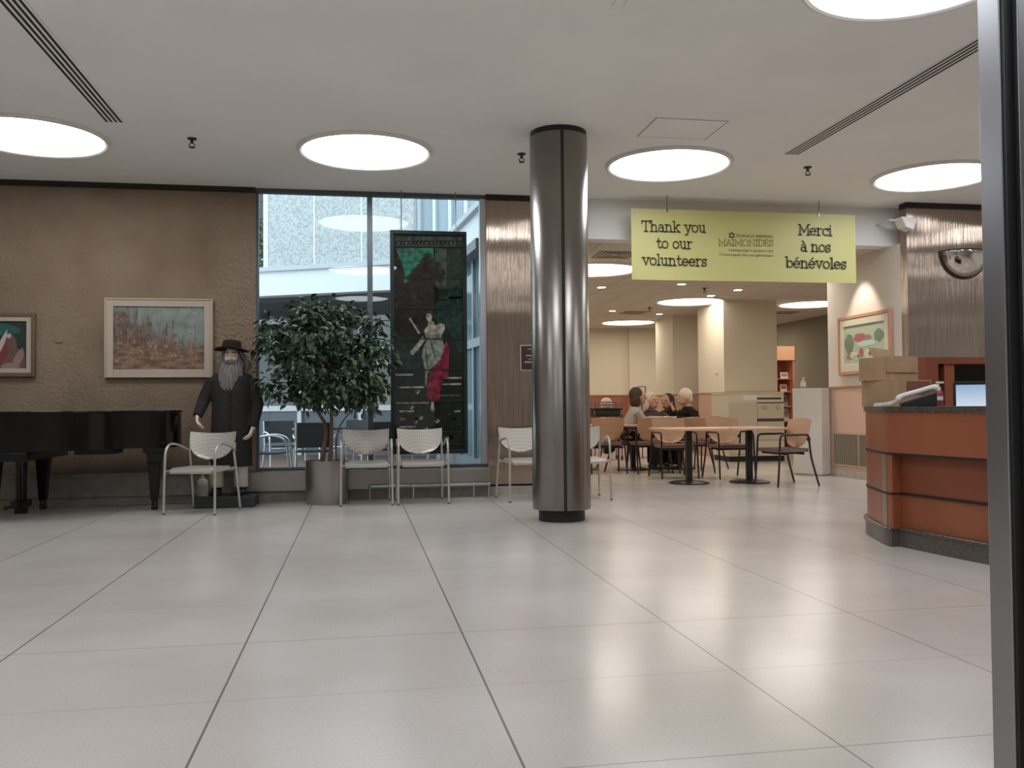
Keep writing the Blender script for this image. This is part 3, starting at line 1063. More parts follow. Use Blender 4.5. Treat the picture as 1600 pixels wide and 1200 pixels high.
# ------------------------------------------------------------------ silver lobby chairs
def make_chair(label, loc, rz):
    t = thing('lobby_armchair', label, 'chair', loc, rz, 'silver perforated armchairs along the window')
    def back(u, v):
        s = 2 * u - 1
        hw = 0.255 * (1 - (1 - v) ** 3.2) ** 0.5 if v > 0 else 0.02
        hw = max(hw, 0.03)
        return (s * hw, 0.175 + 0.095 * v - 0.05 * s * s * (0.4 + 0.6 * v), 0.53 + 0.27 * v + 0.018 * s * s * v * v)
    MB().shell(back, 22, 16, 0.012).build('backrest', M_PERF, t, smooth=60)
    def seat(u, v):
        s = 2 * u - 1
        hw = 0.235 * (1 - 0.12 * v)
        k = 1 - abs(2 * v - 1) ** 8 * 0.06
        return (s * hw * k, -0.25 + 0.46 * v, 0.452 - 0.018 * (1 - s * s) * math.sin(PI * min(1, v * 1.1)) - 0.035 * max(0, (0.2 - v) / 0.2) ** 2)
    MB().shell(seat, 18, 16, 0.022).build('seat', M_PERF, t, smooth=60)
    for s in (-1, 1):
        # front leg rising into the looped armrest
        pts = [(s * 0.275, -0.27, 0), (s * 0.272, -0.262, 0.30), (s * 0.268, -0.255, 0.56), (s * 0.268, -0.235, 0.645), (s * 0.270, -0.17, 0.695), (s * 0.272, -0.07, 0.70),
               (s * 0.272, 0.05, 0.675), (s * 0.268, 0.15, 0.64), (s * 0.258, 0.20, 0.625)]
        path = smooth_path(pts, 5)
        a = MB().tube(path, 0.0125, 10)
        a.build('front_leg', M_SILVER, t, smooth=60)
        b_ = MB().tube([(s * 0.262, 0.305, 0), (s * 0.252, 0.225, 0.45), (s * 0.248, 0.195, 0.60), (s * 0.247, 0.215, 0.70)], 0.0125, 10)
        b_.tube([(s * 0.247, 0.21, 0.665), (s * 0.225, 0.20, 0.665)], 0.010, 8)
        b_.build('rear_leg', M_SILVER, t, smooth=60)
        for fx, fy in ((0.275, -0.27), (0.262, 0.305)):
            MB().lathe([(0.016, 0), (0.016, 0.018), (0.0125, 0.02)], 12, (s * fx, fy, 0)).build('foot_cap', mat('grey_plastic', '6a665f', 0.6), t)
        MB().tube([(s * 0.268, -0.255, 0.43), (s * 0.252, 0.225, 0.445)], 0.010, 8).build('side_rail', M_SILVER, t)
    for y in (-0.16, 0.15):
        MB().tube([(-0.262, y, 0.427), (0.262, y, 0.427)], 0.010, 8).build('cross_rail', M_SILVER, t)
    return t

ch = make_chair('silver perforated armchair in front of the bearded statue, beside the piano', (-1.58, 9.63, 0), R(-19))
for x, y, a, lab in ((0.085, 10.03, 0, 'silver perforated armchair standing next to the metal plant pot'),
                     (0.69, 10.03, 1, 'silver perforated armchair in front of the stained glass panel'),
                     (1.87, 10.03, 8, 'silver perforated armchair before the steel pier, left of the column'),
                     (2.52, 9.99, -3, 'silver perforated armchair mostly hidden behind the column, at its right')):
    dup(ch, (x, y, 0), R(a), lab, 'silver perforated armchairs along the window')

# ------------------------------------------------------------------ potted tree
t = thing('potted_tree', 'leafy green indoor fig tree in a silver metal pot before the window', 'tree', (-0.345, 10.2, 0))
M_POT = mat('pot_metal', '9a968f', 0.3, 0.9, bump=(1.5, 0.1, 0.02))
MB().lathe([(0.225, 0), (0.23, 0.01), (0.243, 0.46), (0.243, 0.475), (0.228, 0.475), (0.22, 0.42), (0.02, 0.42)], 64).build('pot', M_POT, t)
MB().lathe([(0.22, 0.40), (0.215, 0.43), (0.1, 0.445), (0.01, 0.45)], 32).build('soil', mat('soil', '2a211a', 0.95, bump=(40, 0.8, 0.02)), t)
M_BARK = mat('bark', '7a5f50', 0.85, noise=('5a463a', 14, 0.35, 0.65), bump=(30, 0.5, 0.01), stretch=(1, 1, 0.3))
rnd = random.Random(12)
trunks = []
for k, (bx, by, mx_, tx, ty, tz, r) in enumerate(((-0.06, 0.0, -0.02, -0.22, -0.02, 1.25, 0.026), (0.03, -0.02, 0.07, 0.02, 0.0, 1.35, 0.026), (0.10, 0.03, 0.20, 0.36, 0.05, 1.22, 0.010))):
    pts = smooth_path([(bx, by, 0.42), (bx * 0.8 + 0.02, by, 0.65), (mx_ * 0.7, by + 0.02, 0.85), ((mx_ + tx) / 2, ty, 1.05), (tx, ty, tz)], 5)
    MB().tube(pts, [r * (1 - 0.45 * i / (len(pts) - 1)) for i in range(len(pts))], 9).build('trunk', M_BARK, t, smooth=60)
    trunks.append(pts[-1])
clumps = []
br = MB()
def crown_ok(p):
    return ((p.x + 0.0) / 0.74) ** 2 + ((p.y + 0.08) / 0.5) ** 2 + ((p.z - 1.62) / 0.6) ** 2
tries = 0
while len(clumps) < 44 and tries < 5000:
    tries += 1
    p = Vector((rnd.uniform(-0.66, 0.56), rnd.uniform(-0.52, 0.30), rnd.uniform(1.08, 2.16)))
    q = crown_ok(p)
    if p.x < -0.25 and p.z < 1.2 + 0.3 * rnd.random():
        continue
    if 0.12 < q < 0.95 and all((p - c_).length > 0.17 for c_ in clumps):
        clumps.append(p)
for x, y, z in ((0.50, -0.1, 1.78), (0.54, 0.0, 1.60), (0.50, -0.05, 1.30), (-0.60, -0.1, 1.75), (-0.2, -0.1, 2.16), (0.05, -0.1, 2.12), (-0.55, -0.15, 1.95), (0.40, -0.2, 1.16), (0.05, -0.3, 1.15), (-0.25, -0.3, 1.2)):
    clumps.append(Vector((x, y, z)))
for p in clumps:
    s = min(trunks, key=lambda q: (q - p).length)
    mid = (s + p) / 2 + Vector((rnd.uniform(-0.05, 0.05), rnd.uniform(-0.05, 0.05), 0.06))
    br.tube(smooth_path([s, mid, p], 4), [0.009 - 0.0006 * i for i in range(9)], 5)
br.build('branches', M_BARK, t, smooth=60)
lv = MB()
for p in clumps:
    for k in range(74):
        d = Vector((rnd.gauss(0, 1), rnd.gauss(0, 1), rnd.gauss(0, 0.8)))
        d *= 0.082
        c_ = p + d
        if 10.2 + c_.y > 10.56 or c_.x < -0.80:
            continue
        out = (d.normalized() + Vector((0, 0, -0.7 + rnd.uniform(-0.4, 0.4))) + Vector((rnd.uniform(-.5, .5),) * 1 + (rnd.uniform(-.5, .5), 0))).normalized()
        L = rnd.uniform(0.06, 0.11)
        w_ = L * 0.27
        sd = out.cross(Vector((rnd.uniform(-1, 1), rnd.uniform(-1, 1), 1))).normalized()
        nn = sd.cross(out).normalized()
        a = c_
        m1, m2 = c_ + out * L * 0.35, c_ + out * L * 0.7
        e = c_ + out * L - nn * L * 0.12
        f_ = nn * w_ * 0.4
        lv.slot(rnd.choice((0, 0, 1, 2)))
        lv.add([a, m1 + sd * w_ + f_, m2 + sd * w_ * 0.8 + f_, e, m2 - sd * w_ * 0.8 + f_, m1 - sd * w_ + f_, m1, m2], [(0, 6, 1), (6, 7, 2, 1), (7, 3, 2), (0, 5, 6), (6, 5, 4, 7), (7, 4, 3)])
lv.build('foliage', [mat('leaf_dark', '223424', 0.4), mat('leaf_mid', '2f452c', 0.38), mat('leaf_light', '4c6342', 0.42)], t, smooth=0)

# ------------------------------------------------------------------ statue
SX = at(362, 700, y=10.2).x
t = thing('statue', 'life-size statue of a bearded man in dark coat and brimmed hat on a green base', 'statue', (SX, 10.2, 0))
M_SKIN = mat('statue_skin', 'e2cdbf', 0.55)
M_COAT = mat('coat_charcoal', '2a2826', 0.8, spec=0.25, bump=(9, 0.25, 0.02), stretch=(1, 1, 0.3))
M_BEARD = mat('grey_beard', '77726e', 0.8, noise=('595552', 40, 0.35, 0.65), stretch=(1, 1, 0.15))
Z0 = 0.12
bs = MB().box((-0.04, -0.03, Z0 / 2), (0.62, 0.44, Z0))
bs.build('base', mat('green_base', '26302a', 0.6), t, bevel=0.012)
def hand(mb, wrist, tip_dir, side, palm_n, size=0.17, curl=0.9):
    """Palm, four bent fingers of different lengths and a thumb from the palm's side."""
    d = Vector(tip_dir).normalized()
    n = Vector(palm_n).normalized()
    n = (n - d * n.dot(d)).normalized()
    s = d.cross(n) * side
    w = Vector(wrist)
    pl = size * 0.5
    k = size / 0.17
    for j in range(4):
        o = (j - 1.5) * 0.019 * k
        mb.tube([w + s * o * 0.6, w + d * pl * 0.55 + s * o, w + d * pl + s * o], [0.016 * k, 0.015 * k, 0.0125 * k], 8)
        Lf = size * (0.46, 0.52, 0.48, 0.37)[j]
        p = w + d * pl + s * o
        pts = [p]
        a = 0.15
        for seg, q in enumerate((0.42, 0.33, 0.25)):
            a += curl * (0.45, 0.6, 0.45)[seg]
            p = p + (d * math.cos(a) + n * math.sin(a)) * Lf * q
            pts.append(p)
        mb.tube(pts, [0.0105 * k, 0.0098 * k, 0.0088 * k, 0.0065 * k], 8)
    p = w + d * pl * 0.25 - s * 0.026 * k
    q = p + (d * 0.7 - s * 0.7 + n * 0.35).normalized() * size * 0.22
    mb.tube([w + d * 0.01, p, q, q + (d * 0.85 - s * 0.15 + n * 0.55).normalized() * size * 0.2], [0.013 * k, 0.014 * k, 0.0115 * k, 0.008 * k], 8)

b = MB()
hz = Z0 + 1.505
b.ball((0, 0, hz), (0.078, 0.095, 0.118), 24, 16)
b.ball((0, -0.02, hz - 0.055), (0.062, 0.072, 0.07))
b.tube([(0, -0.088, hz + 0.02), (0, -0.108, hz - 0.012), (0, -0.112, hz - 0.03)], [0.010, 0.015, 0.016], 10)
for s in (-1, 1):
    b.ball((0.014 * s, -0.096, hz - 0.032), 0.011, 10, 8)
    b.ball((0.04 * s, -0.074, hz - 0.025), (0.026, 0.022, 0.022))
    b.ball((0.08 * s, 0.01, hz - 0.005), (0.012, 0.022, 0.034))
    b.tube([(0.012 * s, -0.092, hz + 0.032), (0.05 * s, -0.084, hz + 0.036)], 0.011, 8)
b.tube([(0, 0.01, hz - 0.08), (0, 0.02, Z0 + 1.28)], [0.055, 0.065], 16)
b.rings([((0, 0, Z0 + 0.72), 0.15, 0.11), ((0, 0, Z0 + 0.9), 0.16, 0.11), ((0, 0, Z0 + 1.1), 0.165, 0.115), ((0, 0, Z0 + 1.24), 0.18, 0.1), ((0, 0.01, Z0 + 1.33), 0.08, 0.07)], 20)
arms = (((-0.19, 0, 1.255), (-0.29, 0.0, 1.04), (-0.345, -0.10, 0.85)), ((0.205, 0, 1.255), (0.275, 0.01, 0.98), (0.235, -0.08, 0.72)))
for s_, e_, w_ in arms:
    b.tube([Vector(s_) + Vector((0, 0, Z0)), Vector(e_) + Vector((0, 0, Z0)), Vector(w_) + Vector((0, 0, Z0))], [0.055, 0.042, 0.027], 12)
hand(b, (-0.345, -0.10, Z0 + 0.855), (0.12, -0.5, -0.85), 1, (0.9, 0.1, 0.1), 0.18, 0.85)
hand(b, (0.235, -0.08, Z0 + 0.725), (-0.30, -0.4, -0.85), -1, (-0.9, 0.1, 0.25), 0.18, 0.7)
for lx in (-0.16, 0.10):
    b.tube([(lx * 0.7, 0, Z0 + 0.78), (lx, -0.01, Z0 + 0.42), (lx, 0.01, Z0 + 0.05)], [0.08, 0.055, 0.04], 14)
    b.tube([(lx, 0.02, Z0 + 0.035), (lx * 1.05, -0.10, Z0 + 0.03)], [0.038, 0.03], 10)
blend('body', b, M_SKIN, t, 0.0075, 3)
c = MB()
zz = Z0
c.rings([((-0.005, 0, zz + 0.31), 0.225, 0.155), ((-0.005, 0, zz + 0.5), 0.222, 0.158), ((0, 0, zz + 0.75), 0.215, 0.155), ((0, 0, zz + 0.95), 0.208, 0.15), ((0, 0, zz + 1.12), 0.212, 0.148),
         ((0.005, 0, zz + 1.24), 0.232, 0.135), ((0.008, 0.005, zz + 1.30), 0.215, 0.115), ((0.005, 0.01, zz + 1.345), 0.12, 0.09), ((0, 0.01, zz + 1.38), 0.085, 0.075)], 32)
for s_, e_, w_ in arms:
    w2 = Vector(w_) * 0.96 + Vector(e_) * 0.04
    c.tube([Vector(s_) + Vector((0, 0, Z0)), Vector(e_) + Vector((0, 0, Z0)), w2 + Vector((0, 0, Z0))], [0.078, 0.068, 0.052], 16)
co = blend('coat', c, M_COAT, t, 0.010, 4)
MB().tube(smooth_path([(0.0, -0.158, zz + 0.32), (0.0, -0.16, zz + 0.75), (0.0, -0.152, zz + 1.1), (0.0, -0.135, zz + 1.24)], 5), 0.006, 6).build('front_seam', M_BLACKMAT, co)
bt = MB()
for k in range(5):
    bt.ball((0.02, -0.158, zz + 0.62 + 0.12 * k), (0.012, 0.006, 0.012), 10, 6)
bt.build('buttons', M_BLACKMAT, co)
bd = MB()
rn = random.Random(5)
bd.ball((0, -0.045, hz - 0.10), (0.092, 0.065, 0.07))
bd.ball((0, -0.075, hz - 0.20), (0.105, 0.055, 0.12))
for s in (-1, 1):
    bd.tube([(0.01 * s, -0.105, hz - 0.05), (0.05 * s, -0.095, hz - 0.062), (0.085 * s, -0.07, hz - 0.10)], [0.016, 0.018, 0.008], 8)
    bd.tube([(0.075 * s, -0.02, hz + 0.03), (0.085 * s, -0.03, hz - 0.06), (0.10 * s, -0.06, hz - 0.16)], [0.016, 0.026, 0.03], 8)
for k in range(46):
    a = rn.uniform(-1, 1)
    x0 = 0.085 * a
    ln = (0.33 - 0.10 * a * a) * rn.uniform(0.75, 1.02)
    x1 = 0.125 * a * rn.uniform(0.7, 1.05) - 0.015
    yo = -0.075 - 0.05 * (1 - a * a) - rn.uniform(0, 0.012)
    bd.tube(smooth_path([(x0, -0.07, hz - 0.06), ((x0 + x1) / 2 * 1.15, yo, hz - 0.06 - ln * 0.5), (x1, yo - 0.012, hz - 0.06 - ln)], 4), [0.014] * 6 + [0.011, 0.009, 0.004], 6)
blend('beard', bd, M_BEARD, t, 0.0065, 1)
hr = MB()
for s in (-1, 1):
    for k in range(16):
        x = s * rn.uniform(0.072, 0.09)
        y = rn.uniform(-0.03, 0.08)
        sp = (0.05 if s < 0 else 0.095) * rn.uniform(0.5, 1.15)
        hr.tube(smooth_path([(x, y, hz + 0.07), (x + s * sp * 0.5, y, hz + 0.0), (x + s * sp, y + 0.01, hz - 0.08), (x + s * sp * 0.7, y + 0.01, hz - rn.uniform(0.12, 0.17))], 4), [0.016] * 9 + [0.013, 0.011, 0.009, 0.005], 6)
hr.ball((0, 0.05, hz + 0.0), (0.085, 0.065, 0.10))
blend('hair', hr, M_BEARD, t, 0.007, 1)
M_HAT = mat('hat_felt', '2c211b', 0.85, spec=0.2)
h_ = MB()
prof = [(0.0, 0.0)]
vs, fs = [], []
N_ = 48
rows = [(0.09, 0.0), (0.135, -0.004), (0.178, 0.0), (0.186, 0.008), (0.178, 0.016), (0.135, 0.010), (0.102, 0.012), (0.100, 0.06), (0.094, 0.088), (0.078, 0.098), (0.03, 0.09), (0.005, 0.085)]
for r, z in rows:
    for k in range(N_):
        a = 2 * PI * k / N_
        dr = -0.022 * (max(0, r - 0.1) / 0.08) * abs(math.cos(a)) ** 1.5
        vs.append((r * math.cos(a), r * 1.08 * math.sin(a), z + dr))
for i in range(len(rows) - 1):
    for k in range(N_):
        fs.append((i * N_ + k, i * N_ + (k + 1) % N_, (i + 1) * N_ + (k + 1) % N_, (i + 1) * N_ + k))
fs.append([(len(rows) - 1) * N_ + k for k in range(N_)])
fs.append(list(range(N_))[::-1])
h_.add(vs, fs, Matrix.Translation((0, 0.0, hz + 0.083)) @ Euler((R(-3), R(3), 0)).to_matrix().to_4x4())
ho = h_.build('hat', M_HAT, t, smooth=50)
MB().lathe([(0.1025, 0.0), (0.1025, 0.026), (0.098, 0.026)], 40, (0, 0, hz + 0.095)).build('hat_band', M_BLACKMAT, ho)
ey = MB()
for s in (-1, 1):
    ey.slot(0).ball((0.032 * s, -0.083, hz + 0.012), (0.014, 0.009, 0.008), 12, 8)
    ey.slot(1).ball((0.032 * s, -0.0905, hz + 0.012), (0.006, 0.004, 0.0065), 10, 8)
ey.build('eyes', [mat('eye_white', 'c8bdb2', 0.4), mat('eye_dark', '241a16', 0.3)], t)
eb = MB()
for s in (-1, 1):
    eb.tube(smooth_path([(0.012 * s, -0.104, hz + 0.030), (0.032 * s, -0.101, hz + 0.043), (0.058 * s, -0.086, hz + 0.033)], 4), [0.004, 0.005, 0.006, 0.006, 0.006, 0.006, 0.005, 0.004, 0.003], 6)
eb.build('eyebrows', mat('brow_grey', '4a423c', 0.8), t)
MB().tube(smooth_path([(-0.028, -0.105, hz - 0.066), (0, -0.114, hz - 0.071), (0.028, -0.105, hz - 0.066)], 4), [0.003, 0.006, 0.007, 0.008, 0.008, 0.008, 0.007, 0.006, 0.003], 8).build('mouth', mat('lip_brown', '6e4a44', 0.6), t)
M_STOCK = mat('white_trouser', 'b9b0a2', 0.85, bump=(18, 0.4, 0.02))
for lx in (-0.16, 0.10):
    MB().lathe([(0.072, 0.085), (0.076, 0.10), (0.074, 0.25), (0.08, 0.36)], 20, (lx, 0.0, Z0)).build('trouser_leg', M_STOCK, t, smooth=60)
    s_ = MB()
    s_.ball((lx, 0.03, Z0 + 0.045), (0.052, 0.07, 0.045)).ball((lx * 1.02, -0.075, Z0 + 0.032), (0.052, 0.10, 0.034)).tube([(lx, 0.02, Z0 + 0.04), (lx, 0.01, Z0 + 0.10)], [0.05, 0.052], 14)
    s_.box((lx, -0.045, Z0 + 0.008), (0.085, 0.20, 0.016))
    blend('shoe', s_, mat('shoe_leather', '1d1a17', 0.45), t, 0.008, 3)

# pump bottle beside the statue
p = at(310, 784, z=Z0)
t = thing('pump_bottle', 'white plastic pump bottle standing on the statue base, behind the armchair', 'bottle', (SX - 0.285, 10.08, Z0))
M_BOT = mat('white_plastic', 'a8a49c', 0.45)
MB().rings([((0, 0, 0), 0.052, 0.035), ((0, 0, 0.008), 0.057, 0.038), ((0, 0, 0.15), 0.057, 0.038), ((0, 0, 0.175), 0.05, 0.033), ((0, 0, 0.19), 0.022, 0.02), ((0, 0, 0.205), 0.02, 0.02)], 24).build('bottle_body', M_BOT, t, smooth=50)
MB().rings([((0, 0, 0.03), 0.0582, 0.0392), ((0, 0, 0.13), 0.0582, 0.0392)], 24).build('sticker', mat('sticker_grey', '8f8b86', 0.6), t, smooth=50)
pm = MB().lathe([(0.018, 0.203), (0.018, 0.225), (0.007, 0.228), (0.007, 0.255)], 14)
pm.tube([(0, 0, 0.255), (0, 0, 0.27), (0.045, -0.01, 0.265)], [0.010, 0.010, 0.006], 8)
pm.build('pump', mat('pump_pink', '9a7a70', 0.5), t)

# ------------------------------------------------------------------ stained glass panel
GY = 10.58
def gp(cx, cy):
    p = at(590 + cx / 3.077, 350 + cy / 3.077, y=GY)
    return (p.x, p.z)
ox, oz = gp(246, 1105)[0], gp(246, 1105)[1]
t = thing('stained_glass_panel', 'tall dark stained glass panel of a robed woman, hung before the window', 'stained glass', (ox, GY, oz))
x0, x1 = gp(62, 600)[0] - ox, gp(430, 600)[0] - ox
zt = gp(246, 35)[1] - oz
M_SGF = mat('panel_frame', '11201f', 0.45, 0.3)
g = MB()
fw = 0.045
g.span((x0, -0.03, 0), (x0 + fw, 0.03, zt)).span((x1 - fw, -0.03, 0), (x1, 0.03, zt)).span((x0 + fw, -0.03, 0), (x1 - fw, 0.03, fw)).span((x0 + fw, -0.03, zt - fw), (x1 - fw, 0.03, zt))
g.build('frame', M_SGF, t, bevel=0.004)
br = MB()
for cy in (258, 405, 552, 700, 850, 1000, 110, 1060):
    z = gp(246, cy)[1] - oz
    br.span((x0 + fw, -0.022, z - 0.006), (x1 - fw, -0.012, z + 0.006))
br.build('saddle_bars', M_SGF, t)
GL = [pane('glass_night', '2a3834', 0.05, '26302c', 0.7), pane('glass_teal', '3f8d78', 0.05, '3a9a80', 0.7), pane('glass_plum', '2a2422', 0.05, '302725', 0.8),
      pane('glass_greygreen', '4a6058', 0.05, '55685e', 0.7), pane('glass_darkgreen', '1e4038', 0.05, '28483e', 0.7), pane('glass_flesh', '8f8c80', 0.04, 'b9b4a4', 0.85),
      pane('glass_cream', '75806e', 0.04, '98a28e', 0.85), pane('glass_red', '7a2434', 0.04, '9c3048', 0.85), pane('glass_hair', '2a2220', 0.04, '3a2c28', 0.85)]
def piece(mb, slot, pts, k):
    mb.slot(slot).plate([(gp(*q)[0] - ox, gp(*q)[1] - oz) for q in pts], -0.003 - 0.0016 * k, 0.0 - 0.0016 * k)
def blob_pts(cx, cy, rx, ry, n=14, rn=None, j=0.0):
    return [(cx + rx * math.cos(2 * PI * i / n) * (1 + (rn.uniform(-j, j) if rn else 0)), cy + ry * math.sin(2 * PI * i / n) * (1 + (rn.uniform(-j, j) if rn else 0))) for i in range(n)]
rn = random.Random(3)
bgd = MB().slot(0)
bgd.span((x0 + fw, 0.0, fw), (x1 - fw, 0.004, zt - fw))
piece(bgd, 3, [(85, 62), (408, 62), (408, 80), (85, 80)], 0)
for k in range(16):
    piece(bgd, 5, blob_pts(100 + k * 19.5, 91, 4, 3, 6), 0)
piece(bgd, 3, [(85, 100), (408, 100), (408, 107), (85, 107)], 0)
piece(bgd, 3, [(270, 115), (332, 115), (332, 312), (270, 312)], 0)
piece(bgd, 4, [(338, 115), (405, 115), (405, 640), (338, 500)], 0)
piece(bgd, 3, [(255, 350), (405, 350), (405, 358), (255, 360)], 0)
piece(bgd, 4, [(275, 370), (338, 370), (338, 500), (275, 480)], 0)
piece(bgd, 4, [(90, 580), (200, 580), (215, 700), (90, 700)], 0)
piece(bgd, 1, [(88, 116), (275, 116), (275, 160), (205, 195), (165, 235), (142, 300), (126, 300), (128, 220), (100, 150)], 0)
piece(bgd, 3, [(95, 128), (190, 134), (180, 142), (110, 140)], 1)
piece(bgd, 3, [(140, 176), (182, 180), (170, 186), (142, 184)], 1)
# rounded masses of dark trees, pine-like at the left, bushier towards the right
piece(bgd, 2, [(84, 120), (98, 150), (112, 205), (126, 250), (128, 320), (120, 420), (84, 460)], 2)
masses = ((110, 330, 40), (120, 420, 44), (150, 300, 26), (165, 260, 24), (186, 236, 24), (205, 210, 22), (222, 182, 20), (236, 154, 16), (244, 190, 22), (262, 200, 22), (284, 204, 24), (304, 236, 22),
          (278, 250, 30), (240, 250, 36), (205, 290, 40), (250, 310, 36), (165, 350, 44), (215, 360, 40), (268, 350, 26), (150, 440, 40), (200, 420, 36), (250, 400, 26), (120, 500, 36), (170, 500, 30), (110, 560, 26), (300, 268, 16))
for k, (cx, cy, r_) in enumerate(masses):
    piece(bgd, 2, blob_pts(cx, cy, r_, r_ * 0.95, 16, rn, 0.10), 2.3 + 0.02 * k)
for k in range(54):
    cx, cy, r_ = rn.choice(masses)
    a_, q_ = rn.uniform(0, 6.28), rn.uniform(0.0, 0.75)
    piece(bgd, rn.choice((2, 0, 8, 8, 4)), blob_pts(cx + r_ * q_ * math.cos(a_), cy + r_ * q_ * math.sin(a_), rn.uniform(6, 13), rn.uniform(5, 10), 9, rn, 0.2), 3 + 0.01 * k)
for cx, cy, w_ in ((165, 785, 62), (170, 860, 80), (140, 900, 36), (145, 975, 40), (350, 824, 52), (384, 900, 16), (345, 770, 60), (130, 725, 44), (120, 940, 14), (360, 740, 45)):
    piece(bgd, 5 if w_ != 52 else 3, [(cx - w_, cy - 3), (cx + w_, cy - 5), (cx + w_ * 0.9, cy + 4), (cx - w_, cy + 5)], 2)
for cx, cy in ((190, 805), (110, 935), (205, 930), (285, 945), (262, 893), (160, 880), (180, 950), (230, 985), (140, 1020), (330, 1030)):
    for k in range(5):
        piece(bgd, 5 if k < 2 else 3, blob_pts(cx + 8 * math.cos(k * 1.26), cy + 8 * math.sin(k * 1.26), 7, 5, 7), 3)
for k in range(30):
    piece(bgd, rn.choice((0, 2, 8, 4)), blob_pts(rn.uniform(95, 400), rn.uniform(900, 1080), rn.uniform(8, 22), rn.uniform(5, 12), 8, rn, 0.25), 1)
bgd.build('garden_glass', GL, t, smooth=0)
fg = MB()
piece(fg, 8, blob_pts(252, 438, 25, 20), 4)
piece(fg, 5, [(234, 432), (252, 430), (262, 446), (256, 468), (244, 472), (236, 458), (231, 452)], 5)
piece(fg, 5, [(248, 462), (268, 470), (278, 492), (274, 530), (228, 530), (222, 512), (240, 492)], 4)
piece(fg, 5, [(216, 540), (232, 556), (192, 606), (172, 628), (160, 628), (155, 612), (168, 604)], 5)
piece(fg, 5, [(150, 455), (158, 452), (205, 525), (196, 528)], 4)
piece(fg, 6, [(276, 490), (300, 478), (322, 484), (324, 504), (306, 540), (322, 590), (302, 650), (262, 690), (240, 720), (236, 790), (226, 770), (228, 700), (212, 640), (218, 596), (236, 560), (226, 530), (272, 528)], 6)
piece(fg, 5, blob_pts(300, 500, 24, 20), 7)
piece(fg, 3, [(250, 560), (258, 560), (280, 640), (272, 644)], 7)
piece(fg, 3, [(228, 606), (234, 604), (244, 690), (236, 694)], 7)
piece(fg, 7, [(328, 560), (344, 596), (340, 736), (314, 744), (302, 800), (298, 852), (256, 856), (234, 826), (246, 720), (270, 684), (302, 650), (318, 606)], 8)
piece(fg, 5, [(275, 690), (292, 676), (300, 700), (296, 750), (280, 752)], 9) if False else piece(fg, 7, [(270, 690), (296, 672), (302, 700), (296, 756), (272, 752)], 9)
piece(fg, 5, [(258, 856), (270, 856), (272, 892), (254, 896)], 6)
fg.build('figure_glass', GL, t, smooth=0)
for px in (627, 712):
    q = at(px, 340, y=GY)
    MB().tube([(q.x - ox, 0, zt), (q.x - ox, 0, HC - oz)], 0.006, 8).build('hanging_rod', M_DARKSTEEL, t)

# ------------------------------------------------------------------ low rail before the plinth
a, b_ = at(578, 764, y=10.40), at(764, 757, y=10.40)
t = thing('foot_rail', 'low chrome rail on short posts along the window plinth', 'rail', (a.x, 10.40, 0))
L = b_.x - a.x
MB().tube([(0.02, 0, 0.155), (L, 0, 0.155)], 0.017, 12).build('bar', M_ALU, t, smooth=60)
for x in (0.0, L * 0.36, L * 0.87, L):
    MB().tube([(x, 0, 0), (x, 0, 0.155)], 0.009, 8).ball((x, 0, 0.155), 0.021, 12, 8).build('post', M_ALU, t)

# ------------------------------------------------------------------ banner
BY = 10.40
bx0, bx1 = 3.265, 6.215
bz0, bz1 = 2.58, 3.445
t = thing('banner', 'yellow-green banner thanking volunteers in English and French, hung from the bulkhead', 'banner', ((bx0 + bx1) / 2, BY, bz0))
bcx = (bx0 + bx1) / 2
def sheet(u, v):
    return ((u - 0.5) * (bx1 - bx0), 0.006 * math.sin(u * 9) * (1 - v), v * (bz1 - bz0))
MB().shell(sheet, 40, 6, 0.003).build('sheet', mat('banner_yellow', 'c7c27e', 0.45), t)
for px in (1042, 1279):
    q = at(px, 325, y=BY)
    hk = MB().tube([(q.x - bcx, 0, bz1 - bz0 - 0.03), (q.x - bcx, 0, bz1 - bz0 + 0.02), (q.x - bcx + 0.006, 0, HC - bz0)], 0.005, 6)
    hk.box((q.x - bcx, -0.004, bz1 - bz0 - 0.01), (0.02, 0.012, 0.05))
    hk.build('hook', M_DARKSTEEL, t)

